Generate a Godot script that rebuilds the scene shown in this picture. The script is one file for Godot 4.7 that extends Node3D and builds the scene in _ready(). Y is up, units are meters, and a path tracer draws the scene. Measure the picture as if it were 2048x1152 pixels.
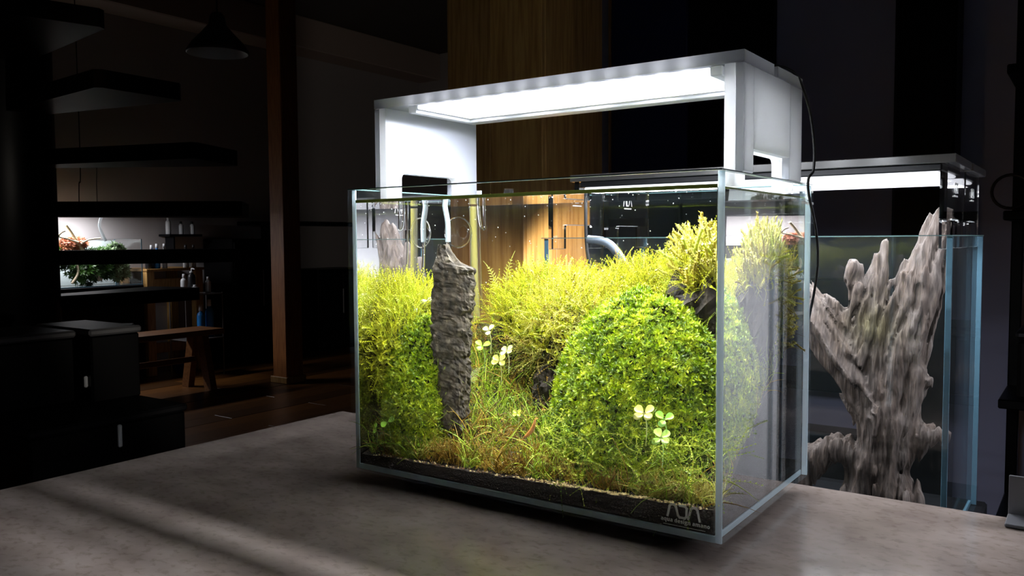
extends Node3D
# Units are metres. The near aquarium's front bottom left corner is the origin, x runs along its front, z towards the viewer.

const W := 0.36
const H := 0.2616
const D := 0.2204
const G := 0.005            # thickness of the glass
const TABLE := -0.012
const FLOOR := -0.862
const WATER := 0.2502

var taken := {}
var M := {}
var rng := RandomNumberGenerator.new()
var bumps := FastNoiseLite.new()
var calm := FastNoiseLite.new()
var fine := FastNoiseLite.new()


# ------------------------------------------------------------------ naming
func numbered(n: String) -> String:
	if not taken.has(n):
		taken[n] = 0
		return n
	taken[n] += 1
	return "%s_%03d" % [n, taken[n]]


func tag(o: Node, label: String, category: String, group := "", kind := "") -> Node:
	o.set_meta("label", label)
	o.set_meta("category", category)
	if group:
		o.set_meta("group", group)
	if kind:
		o.set_meta("kind", kind)
	return o


func thing(called: String, label: String, category: String, at := Vector3.ZERO, turn := 0.0, group := "", kind := "") -> Node3D:
	var o := Node3D.new()
	o.name = numbered(called)
	add_child(o, true)
	o.position = at
	o.rotation.y = turn
	tag(o, label, category, group, kind)
	return o


func part(called: String, mesh: Mesh, m: Material, parent: Node, at := Vector3.ZERO, turn := Vector3.ZERO) -> MeshInstance3D:
	var o := MeshInstance3D.new()
	o.name = called
	o.mesh = mesh
	o.material_override = m
	o.position = at
	o.rotation = turn
	parent.add_child(o, true)
	return o


func stuff(o: Node) -> Node:
	o.set_meta("kind", "stuff")
	return o


# ------------------------------------------------------------------ shapes
func begin() -> SurfaceTool:
	var st := SurfaceTool.new()
	st.begin(Mesh.PRIMITIVE_TRIANGLES)
	return st


func done(st: SurfaceTool) -> ArrayMesh:
	st.generate_normals()
	st.index()
	return st.commit()


func tri(st: SurfaceTool, a: Vector3, b: Vector3, c: Vector3, inside: Vector3) -> void:
	# a triangle of a convex body round the point «inside», wound clockwise from outside
	if (b - a).cross(c - a).dot((a + b + c) / 3.0 - inside) > 0.0:
		st.add_vertex(a); st.add_vertex(c); st.add_vertex(b)
	else:
		st.add_vertex(a); st.add_vertex(b); st.add_vertex(c)


func quad(st: SurfaceTool, a: Vector3, b: Vector3, c: Vector3, d: Vector3, inside: Vector3) -> void:
	tri(st, a, b, c, inside)
	tri(st, a, c, d, inside)


func bx(st: SurfaceTool, lo: Vector3, hi: Vector3, bevel := 0.0) -> void:
	st.set_smooth_group(-1)
	var c := (lo + hi) / 2.0
	var e := (hi - lo) / 2.0
	var b := minf(bevel, minf(e.x, minf(e.y, e.z)) * 0.9)
	if b <= 0.0:
		for a in 3:
			for s in [-1.0, 1.0]:
				var n := Vector3.ZERO; n[a] = e[a] * s
				var u := Vector3.ZERO; u[(a + 1) % 3] = e[(a + 1) % 3]
				var v := Vector3.ZERO; v[(a + 2) % 3] = e[(a + 2) % 3]
				quad(st, c + n + u + v, c + n + u - v, c + n - u - v, c + n - u + v, c)
		return
	for a in 3:
		var a1 := (a + 1) % 3
		var a2 := (a + 2) % 3
		for s in [-1.0, 1.0]:
			var n := Vector3.ZERO; n[a] = e[a] * s
			var u := Vector3.ZERO; u[a1] = e[a1] - b
			var v := Vector3.ZERO; v[a2] = e[a2] - b
			quad(st, c + n + u + v, c + n + u - v, c + n - u - v, c + n - u + v, c)
		for s1 in [-1.0, 1.0]:
			for s2 in [-1.0, 1.0]:
				var l := Vector3.ZERO; l[a] = e[a] - b
				var p := Vector3.ZERO; p[a1] = e[a1] * s1; p[a2] = (e[a2] - b) * s2
				var q := Vector3.ZERO; q[a1] = (e[a1] - b) * s1; q[a2] = e[a2] * s2
				quad(st, c + p + l, c + p - l, c + q - l, c + q + l, c)
	for sx in [-1.0, 1.0]:
		for sy in [-1.0, 1.0]:
			for sz in [-1.0, 1.0]:
				var s := Vector3(sx, sy, sz)
				var i := e - Vector3.ONE * b
				tri(st, c + Vector3(e.x, i.y, i.z) * s, c + Vector3(i.x, e.y, i.z) * s, c + Vector3(i.x, i.y, e.z) * s, c)


func box(lo: Vector3, hi: Vector3, bevel := 0.0) -> ArrayMesh:
	var st := begin()
	bx(st, lo, hi, bevel)
	return done(st)


func tube(st: SurfaceTool, pts: Array, radii: Array, sides := 8, caps := true) -> void:
	st.set_smooth_group(0)
	var rings := []
	var side := Vector3.ZERO
	for i in pts.size():
		var t: Vector3 = (pts[mini(i + 1, pts.size() - 1)] - pts[maxi(i - 1, 0)]).normalized()
		if side == Vector3.ZERO:
			side = t.cross(Vector3.UP if absf(t.y) < 0.9 else Vector3.RIGHT).normalized()
		side = (side - t * side.dot(t)).normalized()
		var up := t.cross(side)
		var ring := []
		var r: float = radii[i] if i < radii.size() else radii[-1]
		for k in sides:
			var f := TAU * k / sides
			ring.append(pts[i] + (side * cos(f) + up * sin(f)) * r)
		rings.append(ring)
	for i in pts.size() - 1:
		var mid: Vector3 = (pts[i] + pts[i + 1]) / 2.0
		for k in sides:
			var k2 := (k + 1) % sides
			quad(st, rings[i][k], rings[i][k2], rings[i + 1][k2], rings[i + 1][k], mid)
	if caps:
		st.set_smooth_group(-1)
		var n := pts.size() - 1
		for k in sides:
			tri(st, pts[0], rings[0][k], rings[0][(k + 1) % sides], pts[1])
			tri(st, pts[n], rings[n][k], rings[n][(k + 1) % sides], pts[n - 1])


func tube_mesh(pts: Array, radii: Array, sides := 8) -> ArrayMesh:
	var st := begin()
	tube(st, pts, radii, sides)
	return done(st)


func curve(pts: Array, steps := 6) -> Array:
	# a smooth line through points
	var out := []
	for i in pts.size() - 1:
		var a: Vector3 = pts[maxi(i - 1, 0)]
		var b: Vector3 = pts[i]
		var c: Vector3 = pts[i + 1]
		var d: Vector3 = pts[mini(i + 2, pts.size() - 1)]
		for k in steps:
			out.append(b.cubic_interpolate(c, a, d, float(k) / steps))
	out.append(pts[-1])
	return out


func lathe(st: SurfaceTool, profile: Array, sides := 24, c := Vector3.ZERO) -> void:
	# profile: Vector2(radius, height) from the bottom outside upwards, closed by the caller
	st.set_smooth_group(0)
	for i in profile.size() - 1:
		var p: Vector2 = profile[i]
		var q: Vector2 = profile[i + 1]
		for k in sides:
			var f := TAU * k / sides
			var g := TAU * (k + 1) / sides
			var a := c + Vector3(cos(f) * p.x, p.y, sin(f) * p.x)
			var b := c + Vector3(cos(g) * p.x, p.y, sin(g) * p.x)
			var d := c + Vector3(cos(f) * q.x, q.y, sin(f) * q.x)
			var e := c + Vector3(cos(g) * q.x, q.y, sin(g) * q.x)
			if p.x > 0.0:
				st.add_vertex(a); st.add_vertex(d); st.add_vertex(b)
			if q.x > 0.0:
				st.add_vertex(b); st.add_vertex(d); st.add_vertex(e)


func prism(st: SurfaceTool, poly: PackedVector2Array, depth: float, x := Transform3D()) -> void:
	# a polygon in x and y, drawn out from z = 0 to z = depth and placed by x
	st.set_smooth_group(-1)
	if Geometry2D.is_polygon_clockwise(poly):
		poly.reverse()
	var idx := Geometry2D.triangulate_polygon(poly)
	for i in range(0, idx.size(), 3):
		var a := poly[idx[i]]; var b := poly[idx[i + 1]]; var c := poly[idx[i + 2]]
		if (b - a).cross(c - a) < 0.0:
			var t := b; b = c; c = t
		for v in [a, c, b]:
			st.add_vertex(x * Vector3(v.x, v.y, depth))
		for v in [a, b, c]:
			st.add_vertex(x * Vector3(v.x, v.y, 0))
	for i in poly.size():
		var p := poly[i]; var q := poly[(i + 1) % poly.size()]
		var a := x * Vector3(p.x, p.y, 0); var b := x * Vector3(q.x, q.y, 0)
		var c := x * Vector3(q.x, q.y, depth); var d := x * Vector3(p.x, p.y, depth)
		for v in [a, c, b, a, d, c]:
			st.add_vertex(v)


func rounded(poly: Array, r: float, steps := 4) -> PackedVector2Array:
	# rounds the corners whose third value is 1
	var out := PackedVector2Array()
	for i in poly.size():
		var p := Vector2(poly[i].x, poly[i].y)
		if poly[i].z < 0.5:
			out.append(p)
			continue
		var a := (Vector2(poly[i - 1].x, poly[i - 1].y) - p).normalized() * r
		var n: Vector3 = poly[(i + 1) % poly.size()]
		var b := (Vector2(n.x, n.y) - p).normalized() * r
		for k in steps + 1:
			var t := float(k) / steps
			out.append((p + a).lerp(p, t).lerp(p.lerp(p + b, t), t))
	return out


func scatter(called: String, mesh: Mesh, m: Material, where: Array, colors: Array, parent: Node) -> MultiMeshInstance3D:
	var mm := MultiMesh.new()
	mm.transform_format = MultiMesh.TRANSFORM_3D
	mm.use_colors = colors.size() > 0
	mm.mesh = mesh
	mm.instance_count = where.size()
	for i in where.size():
		mm.set_instance_transform(i, where[i])
		if mm.use_colors:
			mm.set_instance_color(i, colors[i])
	var o := MultiMeshInstance3D.new()
	o.name = called
	o.multimesh = mm
	o.material_override = m
	parent.add_child(o, true)
	o.set_meta("kind", "stuff")
	return o


func pose(at: Vector3, dir: Vector3, size: float, spin := -1.0) -> Transform3D:
	# the copy's y axis along dir, turned round it by spin
	var y := dir.normalized()
	var x := y.cross(Vector3.FORWARD if absf(y.z) < 0.9 else Vector3.RIGHT).normalized()
	x = x.rotated(y, rng.randf() * TAU if spin < 0.0 else spin)
	return Transform3D(Basis(x, y, x.cross(y)).scaled(Vector3.ONE * size), at)


# ------------------------------------------------------------------ materials
func mat(c: Color, rough := 0.6, metal := 0.0) -> StandardMaterial3D:
	var m := StandardMaterial3D.new()
	m.albedo_color = c
	m.roughness = rough
	m.metallic = metal
	return m


func noise_tex(freq: float, kind: int, octaves: int, ramp: Array, size := 512, seed_ := 1, warp := 0.0) -> NoiseTexture2D:
	var n := FastNoiseLite.new()
	n.noise_type = kind
	n.frequency = freq
	n.fractal_octaves = octaves
	n.seed = seed_
	if warp > 0.0:
		n.domain_warp_enabled = true
		n.domain_warp_amplitude = warp
		n.domain_warp_frequency = freq
	var t := NoiseTexture2D.new()
	t.width = size
	t.height = size
	t.seamless = true
	t.noise = n
	if ramp.size():
		var g := Gradient.new()
		g.offsets = PackedFloat32Array(ramp.map(func(p): return p[0]))
		g.colors = PackedColorArray(ramp.map(func(p): return p[1]))
		t.color_ramp = g
	return t


func tri_map(m: StandardMaterial3D, scale: Vector3, world := true) -> StandardMaterial3D:
	m.uv1_triplanar = true
	m.uv1_world_triplanar = world
	m.uv1_scale = scale
	m.uv1_triplanar_sharpness = 4.0
	return m


func pane(spec: float) -> StandardMaterial3D:
	var m := mat(Color(0.85, 0.95, 0.97, 0.003), 0.0)
	m.transparency = BaseMaterial3D.TRANSPARENCY_ALPHA
	m.metallic_specular = sqrt(spec) / 2.0
	return m


func leafy(c := Color.WHITE, back := 0.7) -> StandardMaterial3D:
	var m := mat(c, 0.45)
	m.vertex_color_use_as_albedo = true
	m.backlight_enabled = true
	m.backlight = Color(back, back, back)
	m.cull_mode = BaseMaterial3D.CULL_DISABLED
	return m


func glow(c: Color, energy: float) -> StandardMaterial3D:
	var m := mat(Color(0.9, 0.9, 0.9), 0.5)
	m.emission_enabled = true
	m.emission = c
	m.emission_energy_multiplier = energy
	return m


func make_materials() -> void:
	M.pane = pane(0.5)
	M.dry_pane = pane(0.6)
	M.surface = pane(1.0)
	M.acrylic = pane(0.8)
	var w := mat(Color(1, 1, 1, 0.0), 0.0)
	w.refraction_enabled = true
	w.refraction_scale = 0.0333
	M.water = w
	var g := mat(Color(0.80, 0.93, 0.98), 0.25)
	g.backlight_enabled = true
	g.backlight = Color(0.9, 0.9, 0.9)
	M.glass_edge = g
	var cg := mat(Color(1, 1, 1, 0.0), 0.02)
	cg.refraction_enabled = true
	cg.refraction_scale = 0.05
	M.solid_glass = cg
	var fr := mat(Color(0.60, 0.61, 0.65), 0.35)
	fr.backlight_enabled = true
	fr.backlight = Color(1, 1, 1)
	M.frosted = fr
	M.print_white = mat(Color(0.9, 0.9, 0.9), 0.5)
	M.print_grey = mat(Color(0.95, 0.95, 0.92), 0.5)
	M.print_grey.backlight_enabled = true
	M.print_grey.backlight = Color(1, 1, 1)
	M.led = glow(Color(0.93, 0.95, 1.0), 1.3)
	M.led_chip = glow(Color(0.95, 0.96, 1.0), 7.0)
	M.led_bar = glow(Color(0.95, 0.96, 1.0), 2.2)
	M.black = mat(Color(0.03, 0.03, 0.035), 0.4)
	M.black.metallic_specular = 0.25
	M.rubber = mat(Color(0.02, 0.02, 0.022), 0.7)
	M.metal = mat(Color(0.5, 0.5, 0.52), 0.35, 0.9)
	M.grey_paint = mat(Color(0.42, 0.42, 0.44), 0.4)
	M.dark_metal = mat(Color(0.2, 0.2, 0.21), 0.4, 0.6)
	# table top: pale greyish stone laminate with cloudy patches and fine dark streaks
	var t := mat(Color(1.0, 0.965, 0.94), 0.15)
	t.albedo_texture = noise_tex(0.006, FastNoiseLite.TYPE_SIMPLEX_SMOOTH, 6, [[0.0, Color(0.53, 0.49, 0.47)], [0.5, Color(0.60, 0.565, 0.545)], [1.0, Color(0.66, 0.63, 0.615)]], 1024, 3)
	t.detail_enabled = true
	t.detail_blend_mode = BaseMaterial3D.BLEND_MODE_MUL
	t.detail_albedo = noise_tex(0.03, FastNoiseLite.TYPE_SIMPLEX, 5, [[0.0, Color(0.87, 0.85, 0.83)], [0.25, Color(0.94, 0.93, 0.92)], [0.42, Color.WHITE], [1.0, Color.WHITE]], 1024, 9, 30.0)
	t.roughness_texture = noise_tex(0.02, FastNoiseLite.TYPE_SIMPLEX, 4, [[0.0, Color(0.75, 0.75, 0.75)], [1.0, Color.WHITE]], 512, 5)
	t.metallic_specular = 0.5
	t.uv2_triplanar = true
	t.uv2_world_triplanar = true
	t.uv2_scale = Vector3(3.0, 4.0, 14.0)
	M.table = tri_map(t, Vector3(2.0, 2.0, 3.2))
	# timber
	var grain := noise_tex(0.02, FastNoiseLite.TYPE_SIMPLEX, 5, [[0.0, Color(0.62, 0.47, 0.27)], [0.45, Color(0.74, 0.60, 0.38)], [0.7, Color(0.80, 0.67, 0.45)], [1.0, Color(0.70, 0.55, 0.34)]], 512, 21)
	M.timber = tri_map(mat(Color(1.0, 0.95, 0.85), 0.5), Vector3(5.0, 0.35, 5.0))
	M.timber.albedo_texture = grain
	M.timber2 = tri_map(mat(Color(0.9, 0.84, 0.76), 0.5), Vector3(6.3, 0.4, 6.3))
	M.timber2.albedo_texture = grain
	M.bench_wood = tri_map(mat(Color(0.62, 0.5, 0.44), 0.45), Vector3(3, 3, 0.5))
	M.bench_wood.albedo_texture = grain
	M.stair_wood = tri_map(mat(Color(0.07, 0.05, 0.04), 0.5), Vector3(0.6, 4, 4))
	M.stair_wood.albedo_texture = grain
	M.stair_wood.metallic_specular = 0.2
	M.dark_timber = tri_map(mat(Color(0.80, 0.60, 0.42), 0.55), Vector3(5.0, 0.35, 5.0))
	M.dark_timber.albedo_texture = grain
	for i in 4:
		var f := tri_map(mat(Color(0.47, 0.37, 0.27) * (0.8 + 0.13 * i), 0.35), Vector3(6, 6, 0.5))
		f.uv1_offset = Vector3(0.31 * i, 0, 0.17 * i)
		f.albedo_texture = grain
		M["floor%d" % i] = f
	M.wall = mat(Color(0.70, 0.68, 0.68), 0.85)
	M.wall_grey = mat(Color(0.66, 0.68, 0.82), 0.8)
	M.navy = mat(Color(0.16, 0.20, 0.40), 0.5)
	M.charcoal = mat(Color(0.07, 0.07, 0.08), 0.55)
	M.charcoal.metallic_specular = 0.25
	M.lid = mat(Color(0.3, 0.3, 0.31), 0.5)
	M.ceiling = mat(Color(0.33, 0.31, 0.3), 0.9)
	M.cornice = mat(Color(0.75, 0.68, 0.64), 0.8)
	# stones
	var st := tri_map(mat(Color.WHITE, 0.85), Vector3(9, 6, 9), false)
	st.albedo_texture = noise_tex(0.02, FastNoiseLite.TYPE_SIMPLEX, 6, [[0.0, Color(0.13, 0.11, 0.08)], [0.4, Color(0.24, 0.21, 0.16)], [0.75, Color(0.34, 0.305, 0.24)], [1.0, Color(0.52, 0.48, 0.39)]], 512, 33)
	st.heightmap_enabled = true
	st.heightmap_scale = 0.12
	st.heightmap_texture = noise_tex(0.025, FastNoiseLite.TYPE_SIMPLEX, 6, [], 512, 34)
	M.stone = st
	var dk: StandardMaterial3D = st.duplicate()
	dk.albedo_color = Color(0.62, 0.57, 0.5)
	M.dark_stone = dk
	var s := tri_map(mat(Color.WHITE, 0.95), Vector3(14, 14, 14))
	s.albedo_texture = noise_tex(0.09, FastNoiseLite.TYPE_CELLULAR, 2, [[0.0, Color(0.07, 0.05, 0.035)], [0.6, Color(0.16, 0.115, 0.07)], [1.0, Color(0.27, 0.2, 0.12)]], 512, 35)
	s.heightmap_enabled = true
	s.heightmap_scale = 0.15
	s.heightmap_texture = noise_tex(0.09, FastNoiseLite.TYPE_CELLULAR, 2, [], 512, 35)
	M.soil = s
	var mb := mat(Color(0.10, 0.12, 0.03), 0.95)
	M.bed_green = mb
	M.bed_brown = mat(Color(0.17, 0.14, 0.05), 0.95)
	var dw := tri_map(mat(Color.WHITE, 0.8), Vector3(14, 2.2, 14))
	dw.albedo_texture = noise_tex(0.02, FastNoiseLite.TYPE_SIMPLEX, 6, [[0.0, Color(0.22, 0.195, 0.18)], [0.35, Color(0.34, 0.305, 0.285)], [0.65, Color(0.42, 0.385, 0.365)], [1.0, Color(0.52, 0.485, 0.46)]], 512, 41)
	dw.heightmap_enabled = true
	dw.heightmap_scale = 0.25
	dw.heightmap_texture = noise_tex(0.02, FastNoiseLite.TYPE_SIMPLEX, 6, [], 512, 41)
	dw.vertex_color_use_as_albedo = true
	M.driftwood = dw
	M.moss = leafy()
	M.clover = leafy(Color.WHITE, 0.8)
	M.white_plastic = mat(Color(0.86, 0.87, 0.88), 0.4)
	M.blue_plastic = mat(Color(0.15, 0.5, 0.8), 0.4)
	M.hose = mat(Color(0.62, 0.68, 0.70), 0.3)
	M.hose.backlight_enabled = true
	M.hose.backlight = Color(0.8, 0.8, 0.8)
	M.white_board = mat(Color(0.93, 0.93, 0.94), 0.7)
	M.cover = mat(Color(0.40, 0.39, 0.39), 0.2)
	M.blue_edge = mat(Color(0.36, 0.52, 0.60), 0.3)
	M.grey_hose = mat(Color(0.42, 0.46, 0.5), 0.3)
	M.rim = mat(Color(0.34, 0.46, 0.46), 0.3)
	M.cut_edge = mat(Color(0.34, 0.37, 0.40), 0.3)
	M.cut_edge.backlight_enabled = true
	M.cut_edge.backlight = Color(1, 1, 1)
	M.frost_film = mat(Color(0.9, 0.95, 0.95), 0.7)
	M.pale_wood = mat(Color(0.9, 0.82, 0.7), 0.7)
	M.dark_plastic = mat(Color(0.12, 0.12, 0.13), 0.4)
	M.navy_plastic = mat(Color(0.08, 0.22, 0.42), 0.4)
	M.deep_blue = mat(Color(0.06, 0.12, 0.5), 0.4)
	M.pendant_outside = mat(Color(0.22, 0.22, 0.22), 0.45)
	M.film = mat(Color(0.42, 0.47, 0.06), 0.8)
	M.algae = mat(Color(0.50, 0.47, 0.12), 0.6)
	M.algae.backlight_enabled = true
	M.algae.backlight = Color(0.8, 0.8, 0.8)


# ------------------------------------------------------------------ the scene
func _ready() -> void:
	rng.seed = 7
	bumps.seed = 4
	bumps.frequency = 1.0
	bumps.fractal_octaves = 3
	calm.seed = 31
	calm.frequency = 1.0
	calm.fractal_type = FastNoiseLite.FRACTAL_NONE
	fine.seed = 12
	fine.frequency = 1.0
	fine.fractal_octaves = 2
	make_materials()

	var cam := Camera3D.new()
	cam.name = "camera"
	cam.fov = 37.976
	cam.near = 0.02
	cam.far = 60.0
	add_child(cam)
	cam.transform = Transform3D(Basis(Vector3.UP, 0.6121) * Basis(Vector3.RIGHT, -0.0576) * Basis(Vector3.BACK, -0.0062), Vector3(0.571, 0.2148, 0.5493))
	cam.current = true

	var env := Environment.new()
	env.background_mode = Environment.BG_COLOR
	env.background_color = Color.BLACK
	env.tonemap_mode = Environment.TONE_MAPPER_LINEAR
	env.tonemap_exposure = 1.0
	env.sdfgi_enabled = true
	env.ssao_enabled = true
	env.ssil_enabled = true
	var we := WorldEnvironment.new()
	we.name = "world_environment"
	we.environment = env
	add_child(we)

	room()
	table()
	near_tank()
	near_lamp()
	scape()
	far_tank()
	corner_tank()
	stairs()
	far_corner()


func area_light(called: String, at: Vector3, size: Vector2, energy: float, c: Color, parent: Node) -> AreaLight3D:
	var l := AreaLight3D.new()
	l.name = called
	l.area_size = size
	l.area_normalize_energy = true
	l.light_energy = energy
	l.light_color = c
	l.position = at
	l.rotation = Vector3(-PI / 2, 0, 0)
	l.area_range = 14.0
	l.shadow_enabled = true
	parent.add_child(l, true)
	return l


# ------------------------------------------------------------------ room
func room() -> void:
	var fl := Node3D.new()
	fl.name = "floor"
	add_child(fl)
	tag(fl, "dark varnished wooden plank floor of the unlit room", "floor", "", "structure")
	part("subfloor", box(Vector3(-6.4, FLOOR - 0.12, -7.2), Vector3(2.6, FLOOR - 0.02, 2.6)), M.charcoal, fl)
	var boards := []
	for k in 4:
		boards.append(box(Vector3(-0.0845, -0.02, -0.899), Vector3(0.0845, -0.0006 * k, 0.899), 0.0008))
	for i in 22:
		for j in 5:
			part("plank", boards[(i * 3 + j) % 4], M["floor%d" % ((i * 7 + j * 5) % 4)], fl, Vector3(-6.2 + 0.17 * i, FLOOR, -5.9 + 1.8 * j - 0.6 * (i % 3)))
	var rest := begin()
	for i in 29:
		bx(rest, Vector3(-2.54 + 0.17 * i, FLOOR - 0.02, -7.1), Vector3(-2.374 + 0.17 * i, FLOOR - 0.001, 2.5), 0.003)
	stuff(part("far_planks", done(rest), M.floor1, fl))
	struct("ceiling", box(Vector3(-6.4, 2.36, -7.2), Vector3(2.6, 2.5, 2.6)), M.ceiling, "dark plaster ceiling above the unlit room", "ceiling")
	struct("wall_left", box(Vector3(-6.4, FLOOR - 0.1, -7.2), Vector3(-6.05, 2.5, 2.6)), M.wall, "dim pale plaster wall behind the planted aquarium on the far left", "wall")
	struct("wall_back", box(Vector3(-6.4, FLOOR - 0.1, -7.4), Vector3(2.6, 2.5, -7.0)), M.wall, "dark plaster wall at the far end of the room, left of the big post", "wall")
	struct("wall_right", box(Vector3(2.4, FLOOR - 0.1, -7.2), Vector3(2.7, 2.5, 2.6)), M.wall, "wall on the right side of the room", "wall")
	struct("wall_front", box(Vector3(-6.4, FLOOR - 0.1, 2.4), Vector3(2.6, 2.5, 2.7)), M.wall, "wall behind the viewer", "wall")
	struct("trim_1", box(Vector3(-6.05, 2.06, -7.0), Vector3(-5.72, 2.36, 2.4), 0.01), M.cornice, "pale boxed cornice running along the top of the left wall", "cornice")
	struct("wall_partition", box(Vector3(-1.35, FLOOR, -2.5), Vector3(2.4, 2.36, -2.4)), M.wall_grey, "grey blue partition wall behind the driftwood aquarium", "wall")
	# dark boards standing against the partition
	var dp := thing("room_divider", "tall dark navy room divider standing right of the big wooden post", "divider", Vector3(-0.98, FLOOR, -2.38))
	part("board", box(Vector3(0, 0, 0), Vector3(0.31, 3.2, 0.05), 0.004), M.navy, dp)
	part("board", box(Vector3(0.315, 0, 0.004), Vector3(0.62, 3.2, 0.046), 0.004), M.charcoal, dp)
	var strip := part("edge_strip", box(Vector3(-0.012, 0, 0.0), Vector3(-0.002, 3.2, 0.052), 0.002), M.timber, dp)
	strip.set_meta("label", "thin timber edge strip")
	var bp := thing("black_post", "black square post between the grey blue wall and the dark right side", "post", Vector3(0.04, FLOOR, -2.32))
	part("shaft", box(Vector3(0, 0, -0.07), Vector3(0.17, 3.2, 0.07), 0.008), M.black, bp)
	part("foot_plate", box(Vector3(0.001, 0, -0.075), Vector3(0.19, 0.08, 0.085), 0.006), M.black, bp)
	# the big timber post: a core clad with boards on its two visible faces
	var p := thing("timber_post", "large square timber post rising behind the main aquarium", "post", Vector3(-0.336, FLOOR, -0.85))
	part("core", box(Vector3(-0.235, 0, -0.238), Vector3(-0.01, 3.2, -0.01)), M.timber2, p)
	part("board", box(Vector3(-0.240, 0, -0.012), Vector3(-0.1285, 3.2, 0.0), 0.0015), M.timber2, p)
	part("board", box(Vector3(-0.1275, 0, -0.012), Vector3(0.0, 3.2, 0.0), 0.0015), M.timber, p)
	part("board", box(Vector3(-0.012, 0, -0.1155), Vector3(0.0, 3.2, -0.0125), 0.0015), M.timber, p)
	part("board", box(Vector3(-0.012, 0, -0.244), Vector3(0.0, 3.2, -0.1165), 0.0015), M.timber2, p)
	var q := thing("wooden_pillar", "slim square wooden pillar standing on the floor in the left background", "post", Vector3(-4.5, FLOOR, -3.68))
	part("shaft", box(Vector3(-0.08, 0, -0.08), Vector3(0.08, 3.2, 0.08), 0.006), M.dark_timber, q)
	part("foot_plate", box(Vector3(-0.095, 0, -0.095), Vector3(0.095, 0.05, 0.095), 0.004), M.timber2, q)


func struct(called: String, mesh: Mesh, m: Material, label: String, category: String) -> MeshInstance3D:
	var o := part(called, mesh, m, self)
	tag(o, label, category, "", "structure")
	return o


func table() -> void:
	var t := thing("counter_table", "pale grey stone topped counter that the main aquarium stands on", "table", Vector3(0, FLOOR, 0))
	part("tabletop", box(Vector3(-0.252, TABLE - FLOOR - 0.035, -0.226), Vector3(1.3, TABLE - FLOOR, 0.72), 0.0015), M.table, t)
	part("cabinet_body", box(Vector3(-0.20, 0.08, -0.18), Vector3(1.25, TABLE - FLOOR - 0.0355, 0.68), 0.004), M.charcoal, t)
	part("plinth", box(Vector3(-0.16, 0.0, -0.14), Vector3(1.2, 0.08, 0.64)), M.black, t)
	var c := thing("metal_bracket", "small dark grey metal bracket clipped to the table's back edge at far right", "bracket", Vector3(0.516, TABLE, -0.2))
	part("upright", box(Vector3(0, 0.0005, -0.03), Vector3(0.05, 0.034, -0.0265), 0.0006), M.grey_paint, c)
	part("base_flange", box(Vector3(0, 0.0005, -0.026), Vector3(0.05, 0.0032, 0.004), 0.0006), M.grey_paint, c)
	part("hook", box(Vector3(0, -0.03, -0.0305), Vector3(0.05, 0.0, -0.0268), 0.0006), M.grey_paint, c)


# ------------------------------------------------------------------ the main aquarium
func emblem(st: SurfaceTool, x: Transform3D, height: float, thick: float) -> void:
	# the maker's three-letter mark, drawn with strokes; its own box is 2.84 wide and 1 high
	for line in [[Vector2(0, 0), Vector2(0.13, 0.84), Vector2(0.22, 1.0), Vector2(0.42, 1.0), Vector2(0.52, 0.84), Vector2(0.66, 0.16), Vector2(0.76, 0.0), Vector2(1.08, 0.0), Vector2(1.18, 0.14), Vector2(1.2, 0.84), Vector2(1.1, 1.0), Vector2(0.78, 1.0)],
			[Vector2(1.3, 0), Vector2(1.46, 0.84), Vector2(1.55, 1.0), Vector2(1.76, 1.0), Vector2(1.86, 0.84), Vector2(2.0, 0.0)]]:
		for i in line.size() - 1:
			var a: Vector2 = line[i] * Vector2(1.42, 1.0) * height
			var b: Vector2 = line[i + 1] * Vector2(1.42, 1.0) * height
			var d := (b - a).normalized() * thick * 0.5
			var n := Vector2(-d.y, d.x)
			prism(st, PackedVector2Array([a - d + n, a - d - n, b + d - n, b + d + n]), 0.0002 + 0.00001 * i, x)


func lettering(text: String, height: float) -> TextMesh:
	var t := TextMesh.new()
	var f := SystemFont.new()
	f.font_names = PackedStringArray(["Droid Sans"])
	f.font_weight = 700
	t.font = f
	t.text = text
	t.font_size = 40
	t.pixel_size = height / 30.0
	t.depth = 0.0002
	t.curve_step = 1.0
	return t


func glass_box(tk: Node3D, w: float, h: float, d: float, g: float, glass: Material, base := true, cut: Material = null) -> void:
	cut = cut if cut else M.glass_edge
	# panes with thickness, the pale blue cut edges where they meet, and the polished rim
	part("front_pane", box(Vector3(0, 0, -g), Vector3(w, h, 0)), glass, tk)
	part("back_pane", box(Vector3(0, 0, -d), Vector3(w, h, -d + g)), glass, tk)
	part("side_pane", box(Vector3(0, 0, -d + g + 0.002), Vector3(g, h, -g - 0.002)), glass, tk)
	part("side_pane", box(Vector3(w - g, 0, -d + g + 0.002), Vector3(w, h, -g - 0.002)), glass, tk)
	for x in [0.0003, w - g]:
		for z in [-g - 0.0018, -d + g + 0.0002]:
			part("corner_edge", box(Vector3(x, 0.0005, z), Vector3(x + g - 0.0003, h - 0.0003, z + 0.0016), 0.0003), cut, tk)
	if base:
		part("base_edge", box(Vector3(g, 0.0003, -g - 0.0035), Vector3(w - g, g, -g - 0.0003), 0.0003), cut, tk)
		part("base_edge", box(Vector3(w - g - 0.0035, 0.0003, -d + g + 0.002), Vector3(w - g - 0.0003, g, -g - 0.004), 0.0003), cut, tk)
		part("base_pane", box(Vector3(g, 0.0003, -d + g), Vector3(w - g - 0.004, g, -g - 0.004)), glass, tk)
	for r in [[Vector3(0, h, -g), Vector3(w, h + 0.0009, 0)], [Vector3(0, h, -d), Vector3(w, h + 0.0009, -d + g)], [Vector3(0, h, -d + g), Vector3(g, h + 0.0009, -g)], [Vector3(w - g, h, -d + g), Vector3(w, h + 0.0009, -g)]]:
		part("rim_edge", box(r[0], r[1]), M.rim, tk)


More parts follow.
